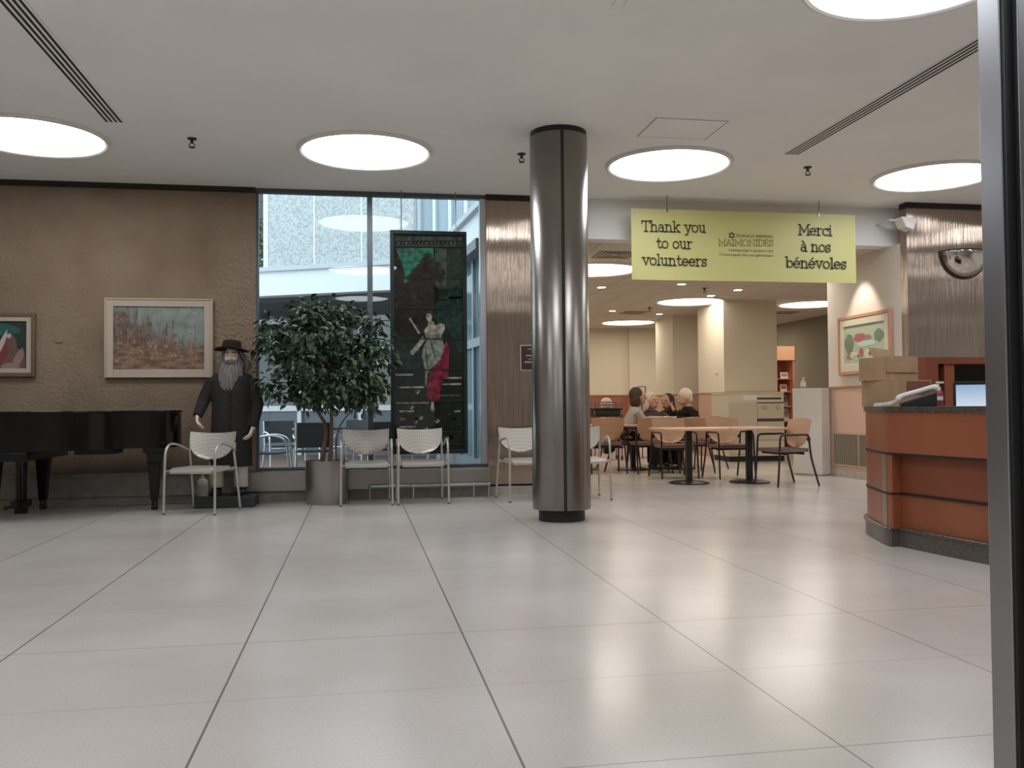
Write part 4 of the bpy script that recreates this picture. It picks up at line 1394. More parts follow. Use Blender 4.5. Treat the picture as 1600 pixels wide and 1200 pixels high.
S = 10.0
GLYPH = {   # stroke skeletons: (advance, [polylines]); x-height 48, capitals 70
    'T': (64, [[(32, 0), (32, 70)], [(2, 70), (62, 70)], [(2, 72), (2, 54)], [(62, 72), (62, 54)], [(19, 0), (45, 0)]]),
    'h': (60, [[(12, 0), (12, 72)], [(1, 72), (12, 72)], [(12, 30)] + arc(29, 31, 16, 16, 170, 0) + [(45, 0)], [(1, 0), (23, 0)], [(34, 0), (56, 0)]]),
    'n': (60, [[(12, 0), (12, 48)], [(1, 48), (12, 48)], [(12, 30)] + arc(29, 31, 16, 16, 170, 0) + [(45, 0)], [(1, 0), (23, 0)], [(34, 0), (56, 0)]]),
    'u': (58, [[(12, 48), (12, 18)] + arc(27, 17, 15, 15, 180, 360) + [(42, 48)], [(42, 20), (42, 0), (54, 0)], [(1, 48), (12, 48)], [(31, 48), (42, 48)]]),
    'a': (52, [arc(21, 15, 17, 14, 0, 360, 20), [(38, 0), (38, 32)] + arc(22, 33, 16, 14, 0, 150), [(38, 0), (49, 0)]]),
    'k': (58, [[(12, 0), (12, 72)], [(1, 72), (12, 72)], [(12, 20), (44, 48)], [(23, 30), (46, 0)], [(1, 0), (23, 0)], [(36, 0), (56, 0)], [(33, 48), (54, 48)]]),
    'y': (56, [[(9, 48), (28, 2)], [(47, 48), (22, -18), (8, -18)], [(-1, 48), (20, 48)], [(37, 48), (57, 48)]]),
    'o': (54, [arc(26, 24, 22, 23, 0, 360, 28)]),
    't': (40, [[(16, 66), (16, 15)] + arc(28, 14, 12, 12, 180, 330), [(3, 46), (34, 46)]]),
    'r': (44, [[(12, 0), (12, 48)], [(1, 48), (12, 48)], [(1, 0), (25, 0)], [(12, 28)] + arc(30, 29, 18, 18, 175, 60)]),
    'v': (54, [[(8, 48), (27, 1), (46, 48)], [(-1, 48), (19, 48)], [(36, 48), (55, 48)]]),
    'l': (27, [[(13, 0), (13, 72)], [(2, 72), (13, 72)], [(2, 0), (24, 0)]]),
    'e': (52, [arc(25, 24, 21, 23, 5, 318, 26), [(4, 25), (46, 25)]]),
    's': (42, [arc(20, 35.5, 14, 11.5, 20, 255, 14) + arc(20, 12, 15, 12, 85, -160, 14), [(35, 48), (35, 35)], [(5, 0), (5, 14)]]),
    'M': (84, [[(12, 0), (12, 70), (42, 18), (72, 70), (72, 0)], [(1, 0), (23, 0)], [(61, 0), (83, 0)], [(1, 70), (12, 70)], [(72, 70), (83, 70)]]),
    'c': (46, [arc(25, 24, 21, 23, 40, 318, 24), [(42, 48), (42, 34)]]),
    'i': (27, [[(13, 0), (13, 48)], [(2, 48), (13, 48)], [(2, 0), (24, 0)], [(13, 62), (13, 70)]]),
    'b': (58, [[(12, 0), (12, 72)], [(1, 72), (12, 72)], arc(32, 24, 20, 23, 0, 360, 26)]),
    'é': (52, [arc(25, 24, 21, 23, 5, 318, 26), [(4, 25), (46, 25)], [(20, 58), (34, 70)]]),
    'à': (52, [arc(21, 15, 17, 14, 0, 360, 20), [(38, 0), (38, 32)] + arc(22, 33, 16, 14, 0, 150), [(38, 0), (49, 0)], [(14, 70), (27, 58)]]),
    ' ': (30, []),
    'A': (64, [[(4, 0), (32, 70), (60, 0)], [(14, 24), (50, 24)], [(-2, 0), (12, 0)], [(50, 0), (68, 0)]]),
    'I': (30, [[(14, 0), (14, 70)], [(4, 0), (24, 0)], [(4, 70), (24, 70)]]),
    'O': (76, [arc(37, 35, 33, 35, 0, 360, 32)]),
    'N': (74, [[(10, 0), (10, 70), (62, 0), (62, 70)], [(0, 0), (20, 0)], [(52, 70), (72, 70)], [(0, 70), (10, 70)]]),
    'D': (70, [[(10, 0), (10, 70)], [(0, 0), (28, 0)] + arc(28, 35, 36, 35, -90, 90, 20) + [(0, 70)]]),
    'E': (54, [[(10, 0), (10, 70)], [(0, 0), (46, 0), (46, 14)], [(0, 70), (44, 70), (44, 58)], [(10, 36), (36, 36)], [(36, 28), (36, 44)]]),
    'S': (50, [arc(24, 52, 17, 17, 30, 260, 14) + arc(24, 18, 19, 18, 85, -150, 14), [(40, 70), (40, 52)], [(6, 0), (6, 18)]]),
}
def ribbon(mb, pts, w, y, f):
    n = len(pts)
    if n < 2:
        return
    P = [Vector((p[0], p[1])) for p in pts]
    Lr, Rr = [], []
    for i in range(n):
        d0 = (P[i] - P[i - 1]).normalized() if i > 0 else (P[1] - P[0]).normalized()
        d1 = (P[i + 1] - P[i]).normalized() if i < n - 1 else d0
        if i == 0:
            d0 = d1
        nn = Vector((-(d0.y + d1.y), d0.x + d1.x))
        nn = nn.normalized() if nn.length > 1e-6 else Vector((-d0.y, d0.x))
        k = 1 / max(0.45, nn.dot(Vector((-d0.y, d0.x))))
        Lr.append(P[i] + nn * w / 2 * k)
        Rr.append(P[i] - nn * w / 2 * k)
    vs = [(*f(q), y) for q in Lr] + [(*f(q), y) for q in Rr]
    vs = [(v[0], v[2], v[1]) for v in vs]
    mb.add(vs, [(i + n, i + n + 1, i + 1, i) for i in range(n - 1)])

def letter_line(mb, text, px0, px1, py0, py1, cap_px, stroke, y=-0.0085):
    """Set TEXT between two photo pixels' places on the banner; slanting slightly as the banner hangs."""
    a, b2 = at(px0, py0, y=BY), at(px1, py1, y=BY)
    adv = sum(GLYPH[c_][0] for c_ in text)
    sx = (b2.x - a.x) / adv
    sz = abs(at(px0, py0 - cap_px, y=BY).z - a.z) / 70
    x = 0
    for c_ in text:
        for pl in GLYPH[c_][1]:
            pl = list(pl)
            d = Vector((pl[1][0] - pl[0][0], pl[1][1] - pl[0][1])).normalized() * stroke * 0.45
            e = Vector((pl[-1][0] - pl[-2][0], pl[-1][1] - pl[-2][1])).normalized() * stroke * 0.45
            if (Vector(pl[0]) - Vector(pl[-1])).length > 1:
                pl[0] = (pl[0][0] - d.x, pl[0][1] - d.y)
                pl[-1] = (pl[-1][0] + e.x, pl[-1][1] + e.y)
            def f(q, x=x):
                u = (q.x + x) * sx
                return (a.x - bcx + u, a.z + (b2.z - a.z) * u / (b2.x - a.x) - bz0 + q.y * sz)
            ribbon(mb, pl, stroke, y, f)
        x += GLYPH[c_][0]

M_INK = mat('banner_ink', '2c2a14', 0.6)
M_INKL = mat('banner_ink_light', '6c6a3c', 0.6)
def text_line(*a):
    tx = MB()
    letter_line(tx, *a)
    tx.build('text_line', M_INK, t, smooth=0)
text_line('Thank you', 1002.5, 1103, 361.5, 363.5, 16.0, 8.5)
text_line('to our', 1025.5, 1082, 387.5, 389, 16.0, 8.5)
text_line('volunteers', 1003.5, 1104.5, 413.5, 416, 16.0, 8.5)
text_line('Merci', 1247.5, 1300, 367, 368.5, 16.0, 8.5)
text_line('à nos', 1251, 1298, 392.5, 394, 16.0, 8.5)
text_line('bénévoles', 1227, 1322.5, 418, 420, 16.0, 8.5)
lg = MB()
letter_line(lg, 'MAIMONIDES', 1122, 1208.5, 384.0, 384.6, 9.6, 6.5)
q = at(1143, 368, y=BY)
rs = 0.042
for o in (90, 270):
    tri = [(q.x - bcx + rs * math.cos(R(o + 120 * k)), q.z - bz0 + rs * math.sin(R(o + 120 * k))) for k in range(4)]
    ribbon(lg, [(p_[0], p_[1]) for p_ in tri], 0.010, -0.0085, lambda v: (v.x, v.y))
lg.build('logo', M_INKL, t, smooth=0)
def plain_text(body, px0, px1, py, cap_px, name, parent, m, ox_, oz_, y):
    cu = bpy.data.curves.new(name, 'FONT')
    cu.body = body
    cu.size = 1
    ob = bpy.data.objects.new(name, cu)
    C.objects.link(ob)
    dg = bpy.context.evaluated_depsgraph_get()
    me = bpy.data.meshes.new_from_object(ob.evaluated_get(dg))
    bpy.data.objects.remove(ob)
    xs = [v.co.x for v in me.vertices]
    a, b2 = at(px0, py, y=BY), at(px1, py, y=BY)
    sx = (b2.x - a.x) / (max(xs) - min(xs))
    sz = abs(at(px0, py - cap_px, y=BY).z - a.z) / 0.70
    mx0 = min(xs)
    for v in me.vertices:
        v.co = (a.x - ox_ + (v.co.x - mx0) * sx, y, a.z - oz_ + v.co.y * sz)
    me.materials.clear()
    me.materials.append(m)
    o = bpy.data.objects.new(name, me)
    C.objects.link(o)
    o.parent = parent
    return o
plain_text('DONALD BERMAN', 1150, 1206.5, 370.8, 4.8, 'logo_line', t, M_INKL, bcx, bz0, -0.0085)
plain_text('Leading-edge in geriatric care', 1139, 1207.5, 392.5, 4.0, 'logo_line', t, M_INKL, bcx, bz0, -0.0085)
plain_text("À l'avant-garde des soins gériatriques", 1123, 1207.5, 399.5, 4.0, 'logo_line', t, M_INKL, bcx, bz0, -0.0085)

# ------------------------------------------------------------------ courtyard beyond the window
def on_plane(px, py, p0, n):
    d = at(px, py, y=1.0) - EYE
    p0, n = Vector(p0), Vector(n)
    return EYE + d * ((p0 - EYE).dot(n) / d.dot(n))

g = MB().span((-7.5, YW + 0.36, 0.0), (2.4, 24.0, 0.02))
struct('floor_patio', g, tile_material('brown_pavers', '7a625a', '58463f', 0.3, 0.3, 0.006, 0.6))
FO, FA = Vector((0.95, 15.98, 0)), R(-26)
fx_, fn_ = Vector((math.cos(FA), math.sin(FA), 0)), Vector((-math.sin(FA), math.cos(FA), 0))
def fxl(px, depth):
    """Local x on the facade of the place seen at pixel column px, DEPTH behind the fascia."""
    return (on_plane(px, 560, FO + fn_ * depth, fn_) - FO).dot(fx_)
t = thing('courtyard_building', 'pale concrete building with white fascia and glazed ground floor across the courtyard', 'building', FO, FA)
M_FASCIA = mat('white_fascia', 'd6dde2', 0.6)
M_CONC = mat('exposed_concrete', 'b9c0c2', 0.9, spec=0.2, noise=('9ca4a6', 26, 0.42, 0.62), bump=(30, 0.6, 0.02))
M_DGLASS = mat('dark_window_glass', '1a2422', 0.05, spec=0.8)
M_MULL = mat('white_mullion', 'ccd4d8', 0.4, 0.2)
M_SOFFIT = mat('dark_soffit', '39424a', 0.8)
MB().span((-8, 0, 3.17), (1.0, 0.3, 3.62)).build('fascia', M_FASCIA, t)
MB().span((-8, -0.06, 3.62), (1.0, 0.35, 3.70)).build('coping', mat('coping_grey', 'b4bcc2', 0.6), t)
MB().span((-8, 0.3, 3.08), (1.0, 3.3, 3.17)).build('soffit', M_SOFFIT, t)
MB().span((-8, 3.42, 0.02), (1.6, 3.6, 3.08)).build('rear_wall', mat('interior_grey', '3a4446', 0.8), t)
xm = [fxl(p_, 3.2) for p_ in (470, 565)]
edges = [-8, -5.6, fxl(372, 3.2), xm[0], xm[1], 1.6]
for k in range(len(edges) - 1):
    a, b_ = edges[k], edges[k + 1]
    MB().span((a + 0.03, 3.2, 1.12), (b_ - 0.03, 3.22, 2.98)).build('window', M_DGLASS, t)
    MB().span((a + 0.03, 3.2, 0.02), (b_ - 0.03, 3.22, 1.02)).build('spandrel', mat('blue_grey_panel', '56626c', 0.35), t)
    MB().span((b_ - 0.05, 3.12, 0.02), (b_ + 0.05, 3.26, 3.0)).build('mullion', M_MULL, t)
MB().span((-8, 3.12, 1.0), (1.6, 3.26, 1.12)).build('transom', M_MULL, t)
MB().span((-8, 3.12, 2.97), (1.6, 3.26, 3.08)).build('head_frame', M_MULL, t)
MB().span((xm[1] + 0.06, 3.17, 1.95), (1.5, 3.2, 2.95)).build('blind', mat('blind_white', 'c3ccd0', 0.7), t)
MB().span((xm[1] + 0.06, 3.17, 1.14), (1.5, 3.2, 1.75)).build('panel', mat('panel_beige', '9d9a88', 0.7), t)
MB().span((-8, 3.14, 1.72), (xm[1], 3.2, 1.75)).build('rail', mat('rail_grey', '8a9290', 0.5), t)
xl = fxl(419, 0.1)
xj = [xl, fxl(492, 0.1), fxl(566, 0.1), fxl(648, 0.1)]
for k in range(3):
    MB().span((xj[k] + 0.008, 0.1, 3.70), (xj[k + 1] - 0.008, 0.4, 7.5)).build('concrete_panel', M_CONC, t)
MB().span((xj[1] - 0.012, 0.09, 3.7), (xj[1] + 0.012, 0.45, 7.5)).span((xj[2] - 0.012, 0.09, 3.7), (xj[2] + 0.012, 0.45, 7.5)).build('panel_joints', mat('joint_white', 'dfe6ea', 0.6), t)
xr = xj[3]
for k in range(4):
    MB().span((xr + 0.05 + k * 0.3, 0.35, 3.7), (xr + 0.30 + k * 0.3, 0.4, 7.5)).build('window', mat('sky_glass', '8fa2ae', 0.1, spec=0.8), t)
    MB().span((xr + k * 0.3, 0.25, 3.7), (xr + 0.05 + k * 0.3, 0.42, 7.5)).build('mullion', M_MULL, t)
MB().span((xl - 3.0, 1.2, 3.7), (xl, 1.3, 7.5)).build('window', M_DGLASS, t)
MB().span((xl - 3.0, 1.1, 4.05), (xl, 1.2, 4.15)).build('transom', M_MULL, t)
MB().span((xl - 0.1, 0.1, 3.7), (xl, 1.2, 7.5)).build('return_wall', M_MULL, t)
# courtyard tree leaning over the roof at the left
q = on_plane(408, 345, FO + fn_ * 0.5, fn_)
tt = thing('roof_shrub', 'green leafy shrub on the roof edge at the window\'s far left', 'shrub', (q.x - 0.25, q.y, 3.70))
rn = random.Random(21)
sh = MB()
for k in range(900):
    c_ = Vector((rn.gauss(0, 0.22), rn.gauss(0, 0.15), abs(rn.gauss(0.45, 0.4))))
    o_ = Vector((rn.uniform(-1, 1), rn.uniform(-1, 1), rn.uniform(-1, 0.6))).normalized() * 0.09
    s_ = o_.cross(Vector((rn.uniform(-1, 1), rn.uniform(-1, 1), 1))).normalized() * 0.03
    sh.slot(rn.choice((0, 1))).add([c_, c_ + o_ * 0.5 + s_, c_ + o_, c_ + o_ * 0.5 - s_], [(0, 1, 2, 3)])
sh.build('foliage', [mat('shrub_green', '4f6b47', 0.6), mat('shrub_green_dark', '38523a', 0.6)], tt, smooth=0)
stm = MB()
for k in range(4):
    stm.tube([(0, 0, 0), (rn.uniform(-.1, .1), rn.uniform(-.1, .1), 0.5), (rn.uniform(-.3, .3), 0, 1.0)], [0.02, 0.014, 0.006], 6)
stm.build('stems', M_BARK, tt)
# glazed wing at the right of the courtyard
wd_ = Vector((-0.085, 0.996, 0))
wa = math.atan2(-wd_.x, wd_.y)
t = thing('glazed_wing', 'glazed corridor wing with pale fascia receding behind the stained glass', 'building wing', (1.62, 11.14, 0), wa)
LW = 3.9
MB().span((-0.02, 0, 3.18), (0.6, LW, 3.62)).build('fascia', M_FASCIA, t)
MB().span((-0.16, 0, 3.05), (0.6, LW, 3.18)).build('eave', mat('eave_grey', '7d878d', 0.6), t)
MB().span((-0.10, 0, 3.62), (0.6, LW, 3.70)).build('coping', mat('coping_grey', 'b4bcc2'), t)
MB().span((0, 0, 0.02), (0.12, LW, 0.36)).build('kerb', mat('eave_grey', '7d878d'), t)
M_SKYGL = mat('blue_glass', '6f8791', 0.08, spec=0.8)
for k in range(4):
    y0, y1 = k * LW / 4, (k + 1) * LW / 4
    MB().span((0.04, y0 + 0.04, 0.36), (0.06, y1 - 0.04, 3.05)).build('pane', M_SKYGL, t)
    MB().span((0, y1 - 0.04, 0.36), (0.10, y1 + 0.04, 3.05)).build('mullion', mat('wing_frame', '9aa6ac', 0.4, 0.4), t)
MB().span((-0.01, 0, 1.86), (0.09, LW, 1.98)).build('transom', mat('wing_frame', '9aa6ac'), t)

# patio furniture
M_PALU = mat('patio_aluminium', 'd2d8de', 0.25, 0.85)
M_PMESH = mat('patio_dark_mesh', '23282f', 0.6)
def patio_chair(label, loc, rz):
    t = thing('patio_chair', label, 'chair', loc, rz, 'aluminium chairs in the courtyard')
    for s in (-1, 1):
        MB().tube(smooth_path([(s * 0.27, -0.30, 0), (s * 0.27, -0.25, 0.40), (s * 0.275, -0.22, 0.60), (s * 0.28, -0.08, 0.67), (s * 0.28, 0.10, 0.66), (s * 0.25, 0.24, 0.62)], 5), 0.014, 8).build('front_leg', M_PALU, t, smooth=60)
        MB().tube([(s * 0.25, 0.33, 0), (s * 0.235, 0.20, 0.45), (s * 0.23, 0.27, 0.84)], 0.014, 8).build('rear_leg', M_PALU, t, smooth=60)
    MB().shell(lambda u, v: ((2 * u - 1) * 0.235, 0.205 + 0.075 * v + 0.0 * u - 0.03 * (2 * u - 1) ** 2, 0.50 + 0.34 * v), 10, 6, 0.012).build('backrest', M_PMESH, t)
    MB().shell(lambda u, v: ((2 * u - 1) * 0.24, -0.24 + 0.45 * v, 0.45 - 0.02 * math.sin(PI * v)), 8, 8, 0.018).build('seat', M_PMESH, t)
    MB().tube([(-0.27, -0.24, 0.43), (0.27, -0.24, 0.43)], 0.011, 8).build('cross_rail', M_PALU, t)
    return t
GP = 0.02
pc = patio_chair('aluminium patio chair seen side-on just right of the statue', (-1.18, 12.55, GP), R(90))
for x, y, a, lab in ((-0.60, 12.75, 180, 'aluminium patio chair with dark back directly behind the indoor tree trunks'),
                     (-1.15, 14.35, 20, 'dark-backed patio chair farther back at the left of the courtyard'),
                     (-0.08, 14.5, -25, 'patio chair with pale mesh back at the far side of the courtyard table'),
                     (0.28, 12.9, 200, 'aluminium patio chair behind the silver armchair nearest the pot'),
                     (0.92, 13.5, 150, 'patio chair mostly hidden behind the stained glass panel')):
    dup(pc, (x, y, GP), R(a), lab, 'aluminium chairs in the courtyard')
def patio_table(label, loc, r, m):
    t = thing('patio_table', label, 'table', loc, 0, 'courtyard tables')
    MB().lathe([(r, 0.72), (r, 0.745)], 40).build('tabletop', m, t, bevel=0.004)
    MB().tube([(0, 0, 0.02), (0, 0, 0.72)], 0.035, 14).build('pedestal', M_PALU, t)
    for k in range(4):
        a = PI / 4 + k * PI / 2
        MB().tube([(0, 0, 0.06), (0.3 * math.cos(a), 0.3 * math.sin(a), 0.012)], 0.016, 8).build('foot', M_PALU, t)
patio_table('dark-topped round patio table behind the indoor tree', (-0.55, 13.62, GP), 0.42, mat('dark_tabletop', '262b33', 0.3))
patio_table('light-topped round patio table behind the left silver armchairs', (0.62, 14.3, GP), 0.36, mat('light_tabletop', 'c2ccd2', 0.35))

# ------------------------------------------------------------------ reception desk
path = smooth_path([(4.62, 7.02, 0), (4.30, 6.96, 0), (4.10, 6.76, 0), (3.97, 6.42, 0), (3.875, 6.12, 0), (3.885, 5.95, 0), (3.93, 5.55, 0), (3.985, 5.2, 0), (4.07, 4.8, 0), (4.25, 4.4, 0), (4.55, 4.05, 0)], 6)
path = [(p_.x, p_.y) for p_ in path]
IC = 24                      # index of the corner where the pillar ends and the front begins
def offs(pth, d):
    out = []
    for i, p_ in enumerate(pth):
        a, b_ = pth[max(i - 1, 0)], pth[min(i + 1, len(pth) - 1)]
        tx_, ty_ = b_[0] - a[0], b_[1] - a[1]
        L_ = math.hypot(tx_, ty_)
        out.append((p_[0] - ty_ / L_ * d * -1, p_[1] + tx_ / L_ * d * -1))
    return out
# positive d moves towards the visitor (the outside)
_t = offs([(0, 0), (0, -1)], 1)[0]
SG = 1 if _t[0] < 0 else -1
def strip(i0, i1, d0, d1, z0, z1, mb=None):
    p_ = path[i0:i1]
    a, b_ = offs(path, SG * d0)[i0:i1], offs(path, SG * d1)[i0:i1]
    mb = mb or MB()
    n = len(a)
    vs = [(x, y, z0) for x, y in a] + [(x, y, z0) for x, y in b_] + [(x, y, z1) for x, y in a] + [(x, y, z1) for x, y in b_]
    fs = []
    for i in range(n - 1):
        fs += [(i, i + 1, 2 * n + i + 1, 2 * n + i), (n + i + 1, n + i, 3 * n + i, 3 * n + i + 1), (2 * n + i, 2 * n + i + 1, 3 * n + i + 1, 3 * n + i), (i + 1, i, n + i, n + i + 1)]
    fs += [(0, 2 * n, 3 * n, n), (n - 1, 2 * n - 1, 4 * n - 1, 3 * n - 1)]
    return mb.add(vs, fs)
NP = len(path)
t = thing('reception_desk', 'curved reception desk with orange-brown wood panels and dark stone top', 'desk', (4.3, 5.6, 0))
def dpart(name, mb, m, parent=None, **kw):
    for v in mb.v:
        v.x -= 4.3
        v.y -= 5.6
    return mb.build(name, m, parent or t, **kw)
dpart('countertop', strip(0, NP, 0.015, -0.52, 0.99, 1.03), M_GRANITE, bevel=0.008)
dpart('upper_end_panel', strip(0, IC - 0, 0.0, -0.05, 0.692, 0.989), M_DESKWOOD, smooth=30)
dpart('upper_panel', strip(IC - 1, NP, 0.004, -0.05, 0.692, 0.989), M_DESKWOOD, smooth=30)
dpart('upper_trim', strip(0, NP, 0.006, -0.12, 0.674, 0.692), M_DARKTRIM)
IP = IC + 4
dpart('corner_pillar', strip(0, IP, 0.0, -0.10, 0.13, 0.674), M_DESKWOOD, smooth=30)
dpart('corner_guard', strip(IC - 2, IC + 1, 0.004, -0.004, 0.13, 0.674), mat('brushed_guard', 'a59a8c', 0.35, 0.9), smooth=30)
dpart('middle_panel', strip(IP - 1, NP, -0.085, -0.13, 0.397, 0.674), M_DESKWOOD2, smooth=30)
dpart('lower_panel', strip(IP - 1, NP, -0.085, -0.13, 0.13, 0.38), M_DESKWOOD, smooth=30)
lt2 = strip(IP - 1, NP, -0.07, -0.13, 0.38, 0.397)
strip(0, IP, 0.006, -0.1, 0.38, 0.397, lt2)
dpart('lower_trim', lt2, M_DARKTRIM)
bsx = strip(0, IP, 0.016, -0.12, 0, 0.115)
strip(IP - 1, NP, -0.05, -0.14, 0, 0.115, bsx)
dpart('plinth', bsx, M_GRANITEBASE)
bsx = strip(0, IP, 0.028, -0.12, 0.112, 0.14)
strip(IP - 1, NP, -0.04, -0.14, 0.112, 0.14, bsx)
dpart('plinth_moulding', bsx, M_GRANITE, bevel=0.008)
MB().span((0.30, -1.2, 0.70), (1.0, 0.85, 0.74)).build('work_surface', M_DESKWOOD2, t)
for y in (-1.1, 0.75):
    MB().span((0.35, y, 0.0), (0.95, y + 0.05, 0.70)).build('work_surface_leg', M_DESKWOOD2, t)
# storage hutch behind
hx = at(1447, 560, y=7.3).x
t = thing('storage_hutch', 'orange-brown wooden storage hutch with dark open shelf behind the reception desk', 'cabinet', (hx, 7.3, 0))
HH = at(1450, 558, y=7.3).z
MB().span((0, 0, HH - 0.06), (1.9, 0.45, HH)).build('top', M_DESKWOOD2, t)
MB().span((0, 0.0, 0), (0.12, 0.45, HH - 0.06)).build('side_panel', M_DESKWOOD2, t)
MB().span((1.78, 0.0, 0), (1.9, 0.45, HH - 0.06)).build('side_panel', M_DESKWOOD2, t)
dv = at(1478, 590, y=7.3).x - hx
MB().span((dv, 0.02, 0.8), (dv + 0.10, 0.45, HH - 0.06)).build('divider', M_DESKWOOD, t)
MB().span((0.12, 0.42, 0), (1.78, 0.45, HH - 0.06)).build('back_panel', M_BLACKMAT, t)
MB().span((0.12, 0.02, 0.76), (1.78, 0.42, 0.8)).build('shelf', M_DESKWOOD2, t)
# cardboard boxes on the end of the desk
q = at(1388, 640, y=6.50)
def carton(name, label, loc, rz, w, d, h, flaps=False):
    t = thing(name, label, 'box', loc, rz, 'cardboard boxes on the reception desk')
    b = MB()
    k = 0.006
    b.span((0, 0, 0), (w, d, k)).span((0, 0, k), (w, k, h)).span((0, d - k, k), (w, d, h)).span((0, k, k), (k, d - k, h)).span((w - k, k, k), (w, d - k, h))
    b.build('carton', M_CARD, t)
    if flaps:
        MB().box((w * 0.5, -0.002, h - 0.06), (w * 0.96, 0.004, 0.13), (R(-4), 0, 0)).build('flap', M_CARD, t)
        MB().box((w * 0.62, d - 0.04, h + 0.04), (w * 0.7, 0.12, 0.004), (R(50), R(6), 0)).build('flap', M_CARD, t)
        MB().box((w * 0.25, d * 0.5, h + 0.004), (w * 0.48, d * 0.96, 0.004), (0, R(-3), 0)).build('flap', M_CARD, t)
    else:
        MB().span((0, 0, h), (w / 2 - 0.001, d, h + 0.004)).build('flap', M_CARD, t)
        MB().span((w / 2 + 0.001, 0, h), (w, d, h + 0.004)).build('flap', M_CARD, t)
    MB().span((w * 0.12, -0.001, 0), (w * 0.12 + 0.05, 0.0, h)).build('tape', mat('packing_tape', 'b0916c', 0.35), t)
    return t
c1 = carton('cardboard_box', 'lower closed cardboard box on the end of the reception desk', (q.x, 6.50, 1.0305), R(4), 0.40, 0.34, 0.205)
MB().span((0.17, -0.0015, 0.09), (0.39, 0.0, 0.20)).build('red_print', mat('carton_red', '7d4a40', 0.8), c1)
carton('cardboard_box', 'upper cardboard box with an open flap, stacked on the lower box', (q.x + 0.0, 6.53, 1.2405), R(10), 0.33, 0.30, 0.185, True)
# telephone
px_ = at(1432, 630, y=5.98).x
t = thing('desk_telephone', 'white and black desk telephone with coiled cord on the reception counter', 'telephone', (px_, 5.98, 1.0305), R(-30))
w = MB()
w.add([(-0.11, -0.10, 0), (0.13, -0.10, 0), (0.13, 0.10, 0), (-0.11, 0.10, 0), (-0.11, -0.10, 0.025), (0.13, -0.10, 0.10), (0.13, 0.10, 0.10), (-0.11, 0.10, 0.025)],
      [(3, 2, 1, 0), (4, 5, 6, 7), (0, 1, 5, 4), (1, 2, 6, 5), (2, 3, 7, 6), (3, 0, 4, 7)])
w.build('phone_base', M_BLACKMAT, t, bevel=0.006)
hs = MB()
hs.tube(smooth_path([(-0.13, -0.06, 0.045), (-0.10, -0.06, 0.075), (0.0, -0.06, 0.105), (0.10, -0.06, 0.135), (0.135, -0.06, 0.13)], 5), [0.016, 0.022, 0.024, 0.024, 0.024] + [0.019] * 11 + [0.022, 0.024, 0.024, 0.024, 0.018], 12)
hs.build('handset', M_WHITE, t, smooth=60)
cd = MB()
pts = []
for k in range(120):
    f_ = k / 119
    a = f_ * 2 * PI * 14
    pts.append((-0.13 - 0.16 * f_, -0.06 + 0.05 * f_ + 0.011 * math.cos(a), 0.035 * (1 - f_) ** 3 + 0.0135 + 0.011 * math.sin(a)))
cd.tube(pts, 0.004, 6)
cd.build('coiled_cord', M_WHITE, t, smooth=60)
kp = MB()
for i in range(3):
    for j in range(4):
        kp.box((-0.02 + 0.03 * j, 0.02 + 0.025 * i, 0.0575 + 0.0094 * j), (0.018, 0.015, 0.008), (0, R(-17), 0))
kp.build('keypad', mat('key_grey', '8a8680', 0.5), t)
q = at(1466, 600, y=6.3)
t = thing('sanitizer_bottle', 'small red and white bottle standing behind the desk telephone', 'bottle', (q.x, 6.3, 1.0305))
MB().lathe([(0.03, 0), (0.032, 0.005), (0.032, 0.10), (0.026, 0.115), (0.015, 0.122)], 20).build('bottle_body', mat('red_plastic', '8e3838', 0.4), t, smooth=50)
MB().lathe([(0.033, 0.045), (0.033, 0.075)], 20).build('sticker', M_WHITE, t)
MB().lathe([(0.018, 0.12), (0.018, 0.145), (0.008, 0.148), (0.008, 0.175)], 14).box((0.012, 0, 0.183), (0.055, 0.022, 0.016)).build('cap', M_WHITE, t)
# monitor
mc = at(1532, 618, y=6.05)
t = thing('computer_monitor', 'computer monitor with glowing pale blue screen behind the reception counter', 'monitor', (mc.x + 0.07, 6.05, 0.74), math.atan2(mc.x, -6.05) * 0 + R(-26) * -1 * -1)
MB().span((-0.24, 0, 0.16), (0.24, 0.04, 0.475)).build('bezel', M_BLACKMAT, t, bevel=0.004)
sm_ = bpy.data.materials.new('screen_glow')
sm_.use_nodes = True
nt = sm_.node_tree
bb = nt.nodes['Principled BSDF']
tc = node(nt, 'ShaderNodeTexCoord')
sp_ = node(nt, 'ShaderNodeSeparateXYZ')
nt.links.new(tc.outputs['Object'], sp_.inputs[0])
mr = node(nt, 'ShaderNodeMapRange')
nt.links.new(sp_.outputs[2], mr.inputs[0])
mr.inputs[1].default_value = 0.25
mr.inputs[2].default_value = 0.46
rr = node(nt, 'ShaderNodeValToRGB')
rr.color_ramp.elements[0].color = lin('e8f2fb')
rr.color_ramp.elements[1].color = lin('8fb4dc')
nt.links.new(mr.outputs[0], rr.inputs[0])
nt.links.new(rr.outputs[0], bb.inputs['Emission Color'])
bb.inputs['Emission Strength'].default_value = 0.85
bb.inputs['Base Color'].default_value = (0.02, 0.02, 0.02, 1)
MB().span((-0.225, -0.002, 0.175), (0.225, 0.0, 0.45)).build('screen', sm_, t)
MB().span((-0.03, 0.03, 0.01), (0.03, 0.06, 0.30)).box((0, 0.04, 0.006), (0.22, 0.16, 0.012)).build('stand', M_BLACKMAT, t)

